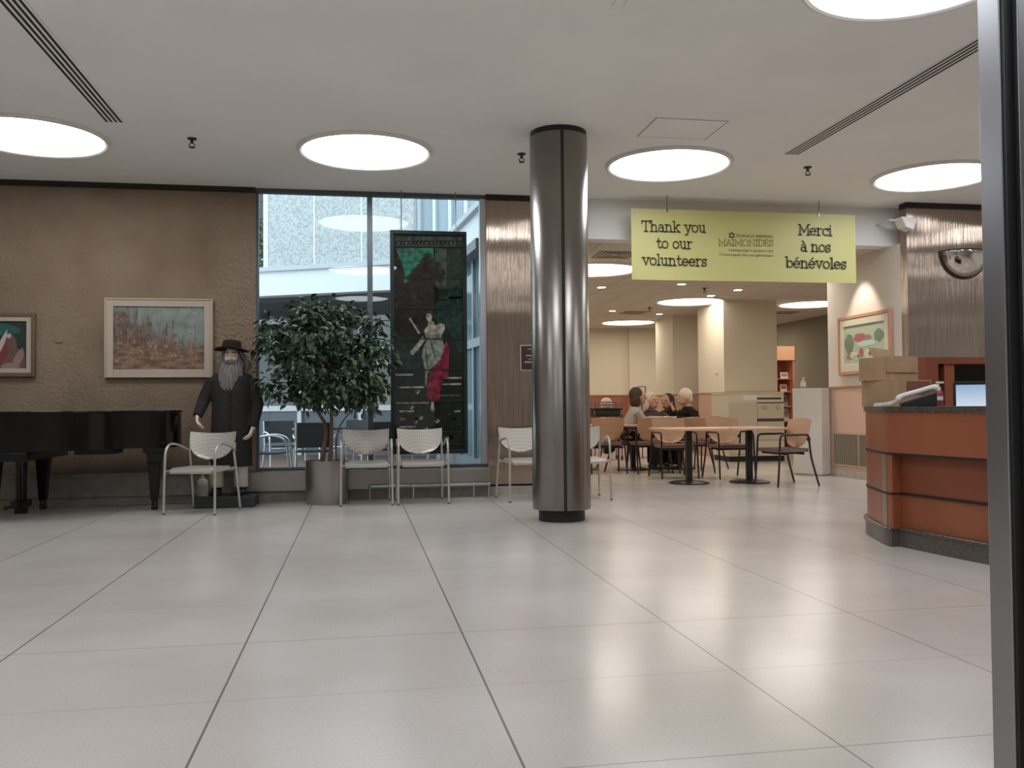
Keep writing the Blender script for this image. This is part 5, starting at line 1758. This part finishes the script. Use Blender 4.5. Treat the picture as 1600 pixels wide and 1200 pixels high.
# half-dome mirror and wall speaker
t = thing('dome_mirror', 'half-dome convex security mirror on the steel wall above the desk', 'mirror', (7.69, 10.36, 2.995))
def dome(u, v):
    a = PI + PI * u
    r = math.sin(v * PI / 2)
    return (0.325 * r * math.cos(a), -0.24 * math.cos(v * PI / 2) - 0.002, 0.325 * r * math.sin(a))
MB().shell(dome, 32, 14, 0.004).build('mirror_surface', mat('mirror_acrylic', 'cfc8bf', 0.06, 1.0), t, smooth=60)
MB().tube([(0.335 * math.cos(PI + PI * k / 28), -0.012, 0.335 * math.sin(PI + PI * k / 28)) for k in range(29)], 0.016, 8).build('rim', M_DARKTRIM, t, smooth=60)
MB().tube([(0.335 * math.cos(PI * k / 24) , -0.002 - 0.245 * math.sin(PI * k / 24), 0.004) for k in range(25)], 0.008, 8).build('top_rim', M_DARKTRIM, t, smooth=60)
q = at(1414, 349, y=10.3)
t = thing('wall_speaker', 'white wedge-shaped speaker in the corner between bulkhead and steel wall', 'speaker', (q.x, 10.3, q.z))
w = MB()
w.plate([(-0.10, 0.07), (0.125, 0.055), (0.06, -0.10), (-0.045, -0.055)], -0.09, 0.10)
w.build('housing', M_WHITE, t, bevel=0.012)
MB().tube([(-0.06, 0.05, 0.04), (-0.14, 0.1, 0.06), (-0.14, 0.40, 0.06)], 0.014, 8).build('bracket', M_WHITE, t)

# ------------------------------------------------------------------ cafe: walls and fittings
struct('wall_cafe_outer', MB().span((12.2, 10.45, 0), (12.5, 23.4, HC)).span((X1, 10.45, 0), (12.5, 10.75, HC)), M_OLIVE)
t = thing('waste_cabinet', 'cream cafe waste and tray cabinet with black kick board, before the pillar', 'cabinet', (7.31, 15.7, 0))
M_CAB = mat('cream_laminate', 'cdc2ae', 0.45)
M_CABD = mat('cream_door', 'bdb29e', 0.45)
MB().span((-0.55, 0.0, 0.10), (0.55, 0.8, 1.26)).build('body', M_CAB, t, bevel=0.004)
MB().span((-0.56, -0.015, 1.26), (0.56, 0.8, 1.285)).build('top', M_CAB, t, bevel=0.004)
MB().span((-0.53, 0.03, 0), (0.56, 0.75, 0.10)).build('kick_board', M_BLACKMAT, t)
MB().span((-0.54, -0.018, 0.14), (0.005, 0.0, 1.10)).build('door', M_CABD, t, bevel=0.003)
MB().span((0.015, -0.018, 0.80), (0.545, 0.0, 1.08)).build('flap_door', M_CABD, t, bevel=0.003)
MB().span((0.015, -0.018, 0.40), (0.545, 0.0, 0.74)).build('lower_door', M_CABD, t, bevel=0.003)
MB().span((0.02, -0.006, 1.155), (0.50, 0.0, 1.185)).build('tray_slot', M_BLACKMAT, t)
MB().span((0.015, -0.010, 1.085), (0.545, 0.0, 1.10)).build('opening', M_BLACKMAT, t)
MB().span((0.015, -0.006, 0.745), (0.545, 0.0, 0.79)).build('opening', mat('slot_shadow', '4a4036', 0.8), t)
MB().span((-0.26, -0.006, 1.14), (0.0, 0.0, 1.24)).build('sticker', M_WHITE, t)
for x in (0.15, 0.42):
    MB().tube(smooth_path([(x - 0.035, -0.02, 1.03), (x - 0.03, -0.045, 1.0), (x + 0.03, -0.045, 1.0), (x + 0.035, -0.02, 1.03)], 4), 0.008, 6).build('handle', M_ALU, t)
t = thing('white_pedestal', 'white angular waist-high pedestal at the end of the cafe side wall', 'pedestal', (6.68, 12.5, 0))
MB().prism([(-0.23, 0.10), (0.02, -0.30), (0.19, -0.22), (0.19, 0.25), (-0.08, 0.35)], 0.02, 1.29).build('body', mat('pedestal_white', 'd3cfc8', 0.5), t, bevel=0.004)
MB().prism([(-0.215, 0.10), (0.02, -0.285), (0.18, -0.21), (0.18, 0.25), (-0.08, 0.34)], 0.0, 0.02).build('base', mat('joint_grey', '8d8983'), t)
t = thing('soap_bottle', 'small white pump bottle standing on top of the white pedestal', 'bottle', (6.585, 12.52, 1.29))
MB().lathe([(0.035, 0), (0.038, 0.01), (0.038, 0.10), (0.02, 0.12), (0.014, 0.125)], 18).build('bottle_body', mat('soap_pinkish', 'a9978c', 0.4), t, smooth=50)
MB().lathe([(0.039, 0.035), (0.039, 0.09)], 18).build('sticker', M_WHITE, t)
MB().tube([(0, 0, 0.12), (0, 0, 0.16), (0.03, -0.01, 0.158)], 0.007, 8).build('pump', M_WHITE, t)
t = thing('wall_grille', 'grey air return grille low on the pink cafe side wall', 'grille', (6.898, 11.77, 0.157))
g = MB().span((-0.012, -0.46, 0), (0, 0.46, 0.025)).span((-0.012, -0.46, 0.462), (0, 0.46, 0.487)).span((-0.012, -0.46, 0.025), (0, -0.435, 0.462)).span((-0.012, 0.435, 0.025), (0, 0.46, 0.462)).span((-0.012, -0.235, 0.025), (0, -0.215, 0.462))
g.build('frame', mat('grille_cream', 'b7a78f', 0.5), t)
g = MB()
for k in range(36):
    y = -0.43 + k * 0.0245
    if abs(y + 0.225) > 0.012:
        g.box((-0.008, y, 0.243), (0.010, 0.008, 0.437), (0, 0, R(30)))
g.build('louvres', mat('grille_slat', '9a8d7c', 0.5), t)
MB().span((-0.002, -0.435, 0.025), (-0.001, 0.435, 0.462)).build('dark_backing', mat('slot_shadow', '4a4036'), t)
t = thing('light_switch', 'small light switch on the bright side of the nearer cream pillar', 'light switch', (7.05, 16.9, 1.60))
MB().span((-0.010, -0.05, 0), (0, 0.05, 0.15)).build('plate', M_WHITE, t)
MB().span((-0.018, -0.012, 0.05), (-0.008, 0.012, 0.10)).build('toggle', M_BLACKMAT, t)
# leaflet kiosk
kx0, kx1 = at(1203, 560, y=18.0).x - 0.5, at(1241, 560, y=18.0).x
kz = at(1220, 541, y=18.0).z
t = thing('leaflet_kiosk', 'salmon red display shelving with peach header beside the olive wall', 'shelf', ((kx0 + kx1) / 2, 18.0, 0))
hw = (kx1 - kx0) / 2
M_KR = mat('kiosk_red', 'ab6a54', 0.6)
MB().span((-hw, -0.02, kz - 0.30), (hw, 0.5, kz)).build('header', mat('kiosk_peach', 'd0a07c', 0.6), t)
MB().span((hw - 0.04, 0, 0), (hw, 0.5, kz - 0.30)).build('side_panel', mat('kiosk_salmon', 'b97a60', 0.6), t)
MB().span((-hw, 0, 0), (-hw + 0.04, 0.5, kz - 0.30)).build('side_panel', mat('kiosk_salmon', 'b97a60'), t)
MB().span((hw, -0.02, kz - 0.32), (hw + 0.02, 0.5, kz)).build('end_cap', mat('kiosk_brown', '5e4230', 0.6), t)
MB().span((-hw + 0.04, 0.46, 0), (hw - 0.04, 0.5, kz - 0.30)).build('back_panel', M_KR, t)
shz = [0.35, 0.70, 1.02, 1.34, 1.62]
for z in shz:
    MB().span((-hw + 0.04, 0.08, z - 0.02), (hw - 0.04, 0.46, z)).build('shelf', mat('kiosk_salmon', 'b97a60'), t)
kx = (kx0 + kx1) / 2
for i, (x, k, hh, ww, cl, lab) in enumerate(((hw - 0.16, 3, 0.16, 0.16, 'd8c8b8', 'pale leaflet on the second shelf from the top of the red kiosk'),
                                   (hw - 0.17, 2, 0.26, 0.2, '8d8478', 'grey leaflet with dark picture on the middle shelf of the red kiosk'),
                                   (hw - 0.14, 4, 0.14, 0.18, 'e6dccc', 'bright leaflet on the top shelf of the red kiosk'),
                                   (hw - 0.13, 1, 0.28, 0.16, 'c9bfb2', 'white leaflet leaning low on the red kiosk by the pedestal'))):
    tt = thing('leaflet', lab, 'leaflet', (kx + x, 18.18, shz[k]), 0, 'leaflets on the red kiosk')
    MB().box((0, 0.02, hh / 2), (ww, 0.01, hh), (R(-10), 0, 0)).build('sheet', mat('leaflet_%d' % i, cl, 0.6), tt)
    MB().box((0, 0.012, hh * 0.55), (ww * 0.7, 0.006, hh * 0.4), (R(-10), 0, 0)).build('picture', mat('leaflet_print_%d' % i, ('a06050', '5a5650', 'b08a78', '8a8a80')[i], 0.6), tt)
# dark tray cart far left, sign stand
q = at(946, 640, y=17.0)
t = thing('tray_cart', 'dark wheeled cart with a pale rounded object on top, far left of cafe', 'cart', (q.x, 17.0, 0))
for z in (0.25, 0.86, 1.0):
    MB().box((0, 0, z), (0.58, 0.42, 0.03)).build('tray', M_BLACKMAT, t, bevel=0.006)
for x in (-0.27, 0.27):
    for y in (-0.19, 0.19):
        p_ = MB().tube([(x, y, 0.09), (x, y, 1.12)], 0.014, 8).build('post', M_DARKSTEEL, t)
        MB().tube([(x - 0.012, y, 0.045), (x + 0.012, y, 0.045)], 0.045, 14).tube([(x, y, 0.05), (x, y, 0.10)], 0.01, 6).build('caster', M_BLACKMAT, p_)
for z in (1.08, 1.13):
    MB().tube([(-0.27, -0.19, z), (0.27, -0.19, z), (0.27, 0.19, z), (-0.27, 0.19, z)], 0.012, 8, closed=True).build('rail', M_DARKSTEEL, t)
MB().box((0, 0, 0.93), (0.5, 0.36, 0.11)).build('bin', mat('dark_green_bin', '2a2c26', 0.6), t, bevel=0.01)
MB().rings([((0.02, 0, 1.015), 0.12, 0.11), ((0.02, 0, 1.10), 0.125, 0.115), ((0.02, 0, 1.17), 0.10, 0.09), ((0.02, 0, 1.21), 0.06, 0.055), ((0.02, 0, 1.22), 0.01, 0.01)], 24).build('cover', mat('cover_pink', 'c9ac98', 0.6), t)
q = at(1003, 620, y=17.4)
t = thing('sign_stand', 'slim grey stand with a small white sign, behind the woman in grey', 'sign stand', (q.x, 17.4, 0))
MB().tube([(0, 0, 0.02), (0, 0, 1.05)], 0.014, 8).build('pole', M_DARKSTEEL, t)
MB().lathe([(0.17, 0), (0.16, 0.02), (0.02, 0.03)], 24).build('base', M_DARKSTEEL, t)
MB().span((-0.085, -0.01, 1.05), (-0.065, 0.01, 1.45)).span((0.065, -0.01, 1.05), (0.085, 0.01, 1.45)).span((-0.065, -0.01, 1.43), (0.065, 0.01, 1.45)).span((-0.065, -0.01, 1.05), (0.065, 0.01, 1.07)).build('frame', M_DARKSTEEL, t)
MB().span((-0.065, -0.004, 1.07), (0.065, 0.004, 1.32)).build('sign_panel', M_WHITE, t)

# ------------------------------------------------------------------ cafe tables and chairs
def cafe_table(label, loc, rz=0, w=0.86, d=0.76, base_r=0.27):
    t = thing('cafe_table', label, 'table', loc, rz, 'pedestal tables in the cafe')
    MB().span((-w / 2, -d / 2, 0.718), (w / 2, d / 2, 0.75)).build('tabletop', M_TABLETOP, t, bevel=0.006)
    MB().span((-0.038, -0.038, 0.03), (0.038, 0.038, 0.718)).build('pedestal', M_BLACKTUBE, t, bevel=0.006)
    MB().lathe([(base_r, 0), (base_r, 0.016), (base_r * 0.8, 0.03), (0.06, 0.04)], 40).build('base_plate', M_BLACKTUBE, t, smooth=40)
    return t
cafe_table('front left cafe table, empty, nearest the steel column', (4.40, 11.56, 0))
cafe_table('front right cafe table, empty, nearest the white pedestal', (5.24, 11.50, 0), 0, 0.80)
cafe_table('left half of the cafe tables where the people sit', (4.46, 14.25, 0), 0, 0.72)
cafe_table('right half of the cafe tables where the people sit', (5.24, 14.22, 0), 0, 0.80)
cafe_table('cafe table half hidden behind the steel column', (3.68, 14.55, 0), 0, 0.76)
def cafe_chair(label, loc, rz):
    t = thing('cafe_armchair', label, 'chair', loc, rz, 'wood-backed armchairs in the cafe')
    for s in (-1, 1):
        MB().tube(smooth_path([(s * 0.275, -0.27, 0), (s * 0.27, -0.24, 0.35), (s * 0.268, -0.225, 0.60), (s * 0.268, -0.205, 0.648), (s * 0.268, -0.16, 0.662), (s * 0.268, 0.0, 0.662), (s * 0.268, 0.15, 0.662), (s * 0.268, 0.19, 0.64), (s * 0.268, 0.20, 0.58), (s * 0.27, 0.23, 0.35), (s * 0.28, 0.33, 0)], 5), 0.0135, 8).build('leg_and_arm', M_BLACKTUBE, t, smooth=60)
        MB().ball((s * 0.235, 0.215, 0.60), (0.03, 0.022, 0.03), 12, 8).build('bracket', M_BLACKMAT, t)
        MB().tube([(s * 0.268, 0.203, 0.60), (s * 0.225, 0.22, 0.60)], 0.010, 8).build('back_stay', M_BLACKTUBE, t)
    def back(u, v):
        s = 2 * u - 1
        hw_ = max(0.03, 0.255 * (1 - (1 - v) ** 4) ** 0.5)
        return (s * hw_, 0.20 + 0.09 * v - 0.045 * s * s, 0.49 + 0.38 * v - 0.02 * s * s * v)
    MB().shell(back, 18, 14, 0.014).build('backrest', M_WOOD, t, smooth=60)
    def seat(u, v):
        s = 2 * u - 1
        k = 1 - abs(2 * v - 1) ** 6 * 0.10
        return (s * 0.245 * k, -0.25 + 0.47 * v, 0.462 - 0.012 * (1 - s * s) * math.sin(PI * v))
    MB().shell(seat, 14, 14, 0.045).build('seat', M_SEAT, t, smooth=60)
    MB().box((0, -0.02, 0.425), (0.40, 0.38, 0.022)).build('seat_pan', M_BLACKMAT, t)
    for y in (-0.14, 0.12):
        MB().tube([(-0.268, y, 0.415), (0.268, y, 0.415)], 0.010, 8).build('cross_rail', M_BLACKTUBE, t)
    return t
ca = cafe_chair('wood-backed armchair side-on at the front right table, beside the white pedestal', (5.50, 11.0, 0), R(-84))
def cx_(px, y):
    return at(px, 660, y=y).x
for x, y, a, lab in ((5.31, 12.32, 2, 'wood-backed armchair facing the front right table, before the waste cabinet'),
                     (4.56, 12.58, 0, 'wood-backed armchair facing the front left table'),
                     (cx_(1013, 13.55), 13.55, 180, 'wood-backed armchair turned away, left of two before the people'),
                     (cx_(1078, 13.5), 13.50, 178, 'wood-backed armchair turned away, right of two before the white-haired person'),
                     (cx_(945, 13.75), 13.75, 176, 'wood-backed armchair turned away, beside the steel column'),
                     (cx_(986, 14.2) - 0.18, 14.25, 88, 'armchair the woman in grey sits on, draped with a dark coat'),
                     (cx_(1090, 14.3) + 0.08, 14.30, -88, 'armchair under the white-haired person in black'),
                     (cx_(1017, 15.0) - 0.05, 15.02, 0, 'armchair under the pale-headed person behind the tables'),
                     (cx_(1036, 15.3) + 0.13, 15.45, -20, 'armchair under the dark-haired person behind the tables')):
    dup(ca, (x, y, 0), R(a), lab, 'wood-backed armchairs in the cafe')

# ------------------------------------------------------------------ people at the tables
def merged(mb, other, M):
    o = len(mb.v)
    mb.v += [M @ v for v in other.v]
    mb.f += [[o + i for i in f_] for f_ in other.f]
    mb.mi += other.mi
def person(label, loc, rz, top_c, leg_c, hair_c, skin_c, hair_style, head_yaw=0.0, lean=0.08, hands=((0.12, -0.44), (-0.10, -0.42)), head_z=1.10, chin_hand=False):
    t = thing('person', label, 'person', loc, rz)
    sk = mat('skin_' + skin_c, skin_c, 0.5)
    t.scale = (1.1, 1.1, 1.1)
    head_z *= 0.985
    HM = Matrix.Translation((0, -lean - 0.04, head_z)) @ Matrix.Scale(1.12, 4) @ Euler((0, 0, head_yaw)).to_matrix().to_4x4()
    head = MB()
    head.ball((0, 0, 0), (0.073, 0.092, 0.112), 20, 14).ball((0, -0.025, -0.055), (0.055, 0.062, 0.055))
    head.tube([(0, -0.085, 0.015), (0, -0.105, -0.014), (0, -0.10, -0.026)], [0.009, 0.015, 0.012], 8)
    for s in (-1, 1):
        head.ball((0.075 * s, 0.012, -0.008), (0.011, 0.02, 0.03))
        head.tube([(0.012 * s, -0.086, 0.03), (0.048 * s, -0.078, 0.032)], 0.010, 8)
    head.tube([(-0.022, -0.086, -0.058), (0.022, -0.086, -0.058)], 0.009, 8)
    b = MB()
    merged(b, head, HM)
    sh = head_z - 0.19
    b.tube([(0, -lean - 0.02, head_z - 0.07), (0, -lean * 0.8, sh)], [0.05, 0.06], 14)
    b.rings([((0, 0.02, 0.50), 0.15, 0.11), ((0, 0.01, 0.62), 0.14, 0.10), ((0, -lean * 0.5, 0.76), 0.155, 0.105), ((0, -lean * 0.8, sh - 0.03), 0.17, 0.09), ((0, -lean * 0.85, sh + 0.02), 0.08, 0.06)], 20)
    top = MB()
    top.rings([((0, 0.02, 0.47), 0.185, 0.14), ((0, 0.01, 0.60), 0.175, 0.13), ((0, -lean * 0.5, 0.76), 0.18, 0.125), ((0, -lean * 0.8, sh - 0.05), 0.20, 0.11), ((0, -lean * 0.85, sh + 0.01), 0.15, 0.085), ((0, -lean * 0.9, sh + 0.05), 0.075, 0.065)], 24)
    for s, (hx_, hy) in zip((1, -1), hands):
        S0 = Vector((0.185 * s, -lean * 0.8, sh - 0.03))
        hz_ = 0.775
        if chin_hand and s == 1:
            E0, W0 = Vector((0.20, -0.30, 0.79)), Vector((0.10, -0.22, head_z - 0.14))
            dr, pn = (-0.3, 0.3, 0.9), (-0.6, 0.5, 0.2)
        else:
            E0, W0 = Vector((0.25 * s, -0.20, 0.73)), Vector((hx_, hy, hz_))
            dr, pn = (W0 - E0).normalized() * 1.0, (0, 0, -1)
        b.tube([S0, E0, W0], [0.045, 0.036, 0.026], 10)
        hand(b, W0, dr, s, pn, 0.165, 0.5)
        top.tube([S0, E0, E0 + (W0 - E0) * 0.85], [0.07, 0.055, 0.042], 12)
    lg = MB()
    sh_ = []
    for s in (-1, 1):
        H0, K0, A0 = Vector((0.09 * s, 0.02, 0.53)), Vector((0.11 * s, -0.42, 0.52)), Vector((0.11 * s, -0.38, 0.10))
        b.tube([H0, K0, A0], [0.075, 0.055, 0.038], 12)
        b.tube([A0 + Vector((0, 0.02, -0.04)), A0 + Vector((0, -0.13, -0.06))], [0.036, 0.028], 10)
        lg.tube([H0, K0, A0 + Vector((0, 0, -0.02))], [0.095, 0.075, 0.058], 12)
        m_ = MB()
        m_.ball((A0.x, A0.y + 0.01, 0.045), (0.042, 0.06, 0.045)).ball((A0.x, A0.y - 0.09, 0.032), (0.045, 0.10, 0.032))
        sh_.append(m_)
    lg.ball((0, 0.03, 0.53), (0.18, 0.14, 0.09))
    blend('body', b, sk, t, 0.010, 2)
    blend('top', top, mat('cloth_' + top_c, top_c, 0.85, spec=0.2), t, 0.012, 3)
    blend('trousers', lg, mat('cloth_' + leg_c, leg_c, 0.85, spec=0.2), t, 0.012, 3)
    for m_ in sh_:
        blend('shoe', m_, M_BLACKMAT, t, 0.010, 2)
    hr_ = MB()
    if hair_style == 'bob':
        hr_.ball((0, 0.038, 0.03), (0.09, 0.098, 0.108))
        for s in (-1, 1):
            hr_.ball((0.07 * s, 0.045, -0.05), (0.03, 0.055, 0.085))
        hr_.ball((0, 0.075, -0.055), (0.075, 0.05, 0.085))
        cut = [v for v in hr_.v]
    elif hair_style == 'short':
        hr_.ball((0, 0.018, 0.03), (0.083, 0.098, 0.097))
        hr_.ball((0, 0.06, -0.03), (0.068, 0.05, 0.06))
    else:
        hr_.ball((0, 0.03, 0.02), (0.088, 0.098, 0.11))
        hr_.ball((0, 0.085, -0.10), (0.085, 0.05, 0.13))
    hm = MB()
    merged(hm, hr_, HM)
    blend('hair', hm, mat('hair_' + hair_c, hair_c, 0.7), t, 0.009, 2)
    ey_ = MB()
    e2 = MB()
    for s in (-1, 1):
        e2.ball((0.03 * s, -0.086, 0.016), (0.009, 0.006, 0.006), 10, 6)
    merged(ey_, e2, HM)
    ey_.build('eyes', mat('eye_dark', '241a16'), t)
    return t
wx = cx_(995, 14.2)
person('woman with dark bob hair in a grey sweater, seated at the left end', (wx - 0.13, 14.25, 0), R(84), 'a09a94', '2a2624', '40291e', 'bd8f78', 'bob', 0.1, 0.12, head_z=1.105)
person('white-haired person in black, seated at the right end facing left', (cx_(1076, 14.3) + 0.14, 14.3, 0), R(-84), '1f1a19', '221e1c', 'cfc4b4', 'c9a590', 'short', -0.1, 0.16, head_z=1.10)
person('person with a pale covered head, seated behind the tables next to the woman', (cx_(1019, 14.95) - 0.05, 14.95, 0), R(0), '4a4440', '2a2624', 'd0c6ba', 'c29a84', 'bob', 0.5, 0.10, head_z=1.045)
person('dark-haired person resting a hand on the chin, seated behind the tables', (cx_(1036, 15.3) + 0.10, 15.35, 0), R(-20), '2c2522', '2a2624', '2a1c17', 'b98a74', 'long', -0.6, 0.10, head_z=1.035, chin_hand=True)
# dark coat hung on the woman's chair
t = thing('hung_coat', 'dark coat hanging over the chair back of the woman in grey', 'coat', (wx - 0.46, 14.22, 0))
def drape(u, v):
    return (-0.03 + 0.05 * math.sin(u * 7) * v + 0.02 * v, -0.26 + 0.52 * u + 0.04 * math.sin(v * 5 + 2), 0.87 - 0.60 * v * (0.75 + 0.25 * math.sin(u * 3.0)))
MB().shell(drape, 16, 14, 0.03).build('coat_body', mat('coat_black', '1b1716', 0.85), t, smooth=60)
MB().tube(smooth_path([(-0.05, -0.27, 0.80), (-0.07, -0.30, 0.60), (-0.03, -0.28, 0.38)], 5), [0.05] * 6 + [0.045, 0.042, 0.04, 0.038, 0.036], 10).build('sleeve', mat('coat_black', '1b1716'), t, smooth=60)

# spot over the garden painting (a recessed cafe downlight)
sp_l = bpy.data.lights.new('picture_spot', 'SPOT')
sp_l.energy = 60
sp_l.spot_size = R(62)
sp_l.spot_blend = 0.6
sp_l.color = (1.0, 0.88, 0.74)
sp_l.shadow_soft_size = 0.04
so = bpy.data.objects.new('picture_spot', sp_l)
C.objects.link(so)
so.location = (6.45, 11.35, ZC - 0.03)
so.rotation_euler = Vector((0.42, 0.0, -1.0)).to_track_quat('-Z', 'Y').to_euler()
t = thing('downlight', 'recessed spot above the garden painting, hidden behind the banner', 'downlight', (6.45, 11.35, ZC), 0, 'small square downlights in the cafe')
MB().box((0, 0, -0.004), (0.14, 0.14, 0.008)).build('trim_ring', M_WHITE, t)
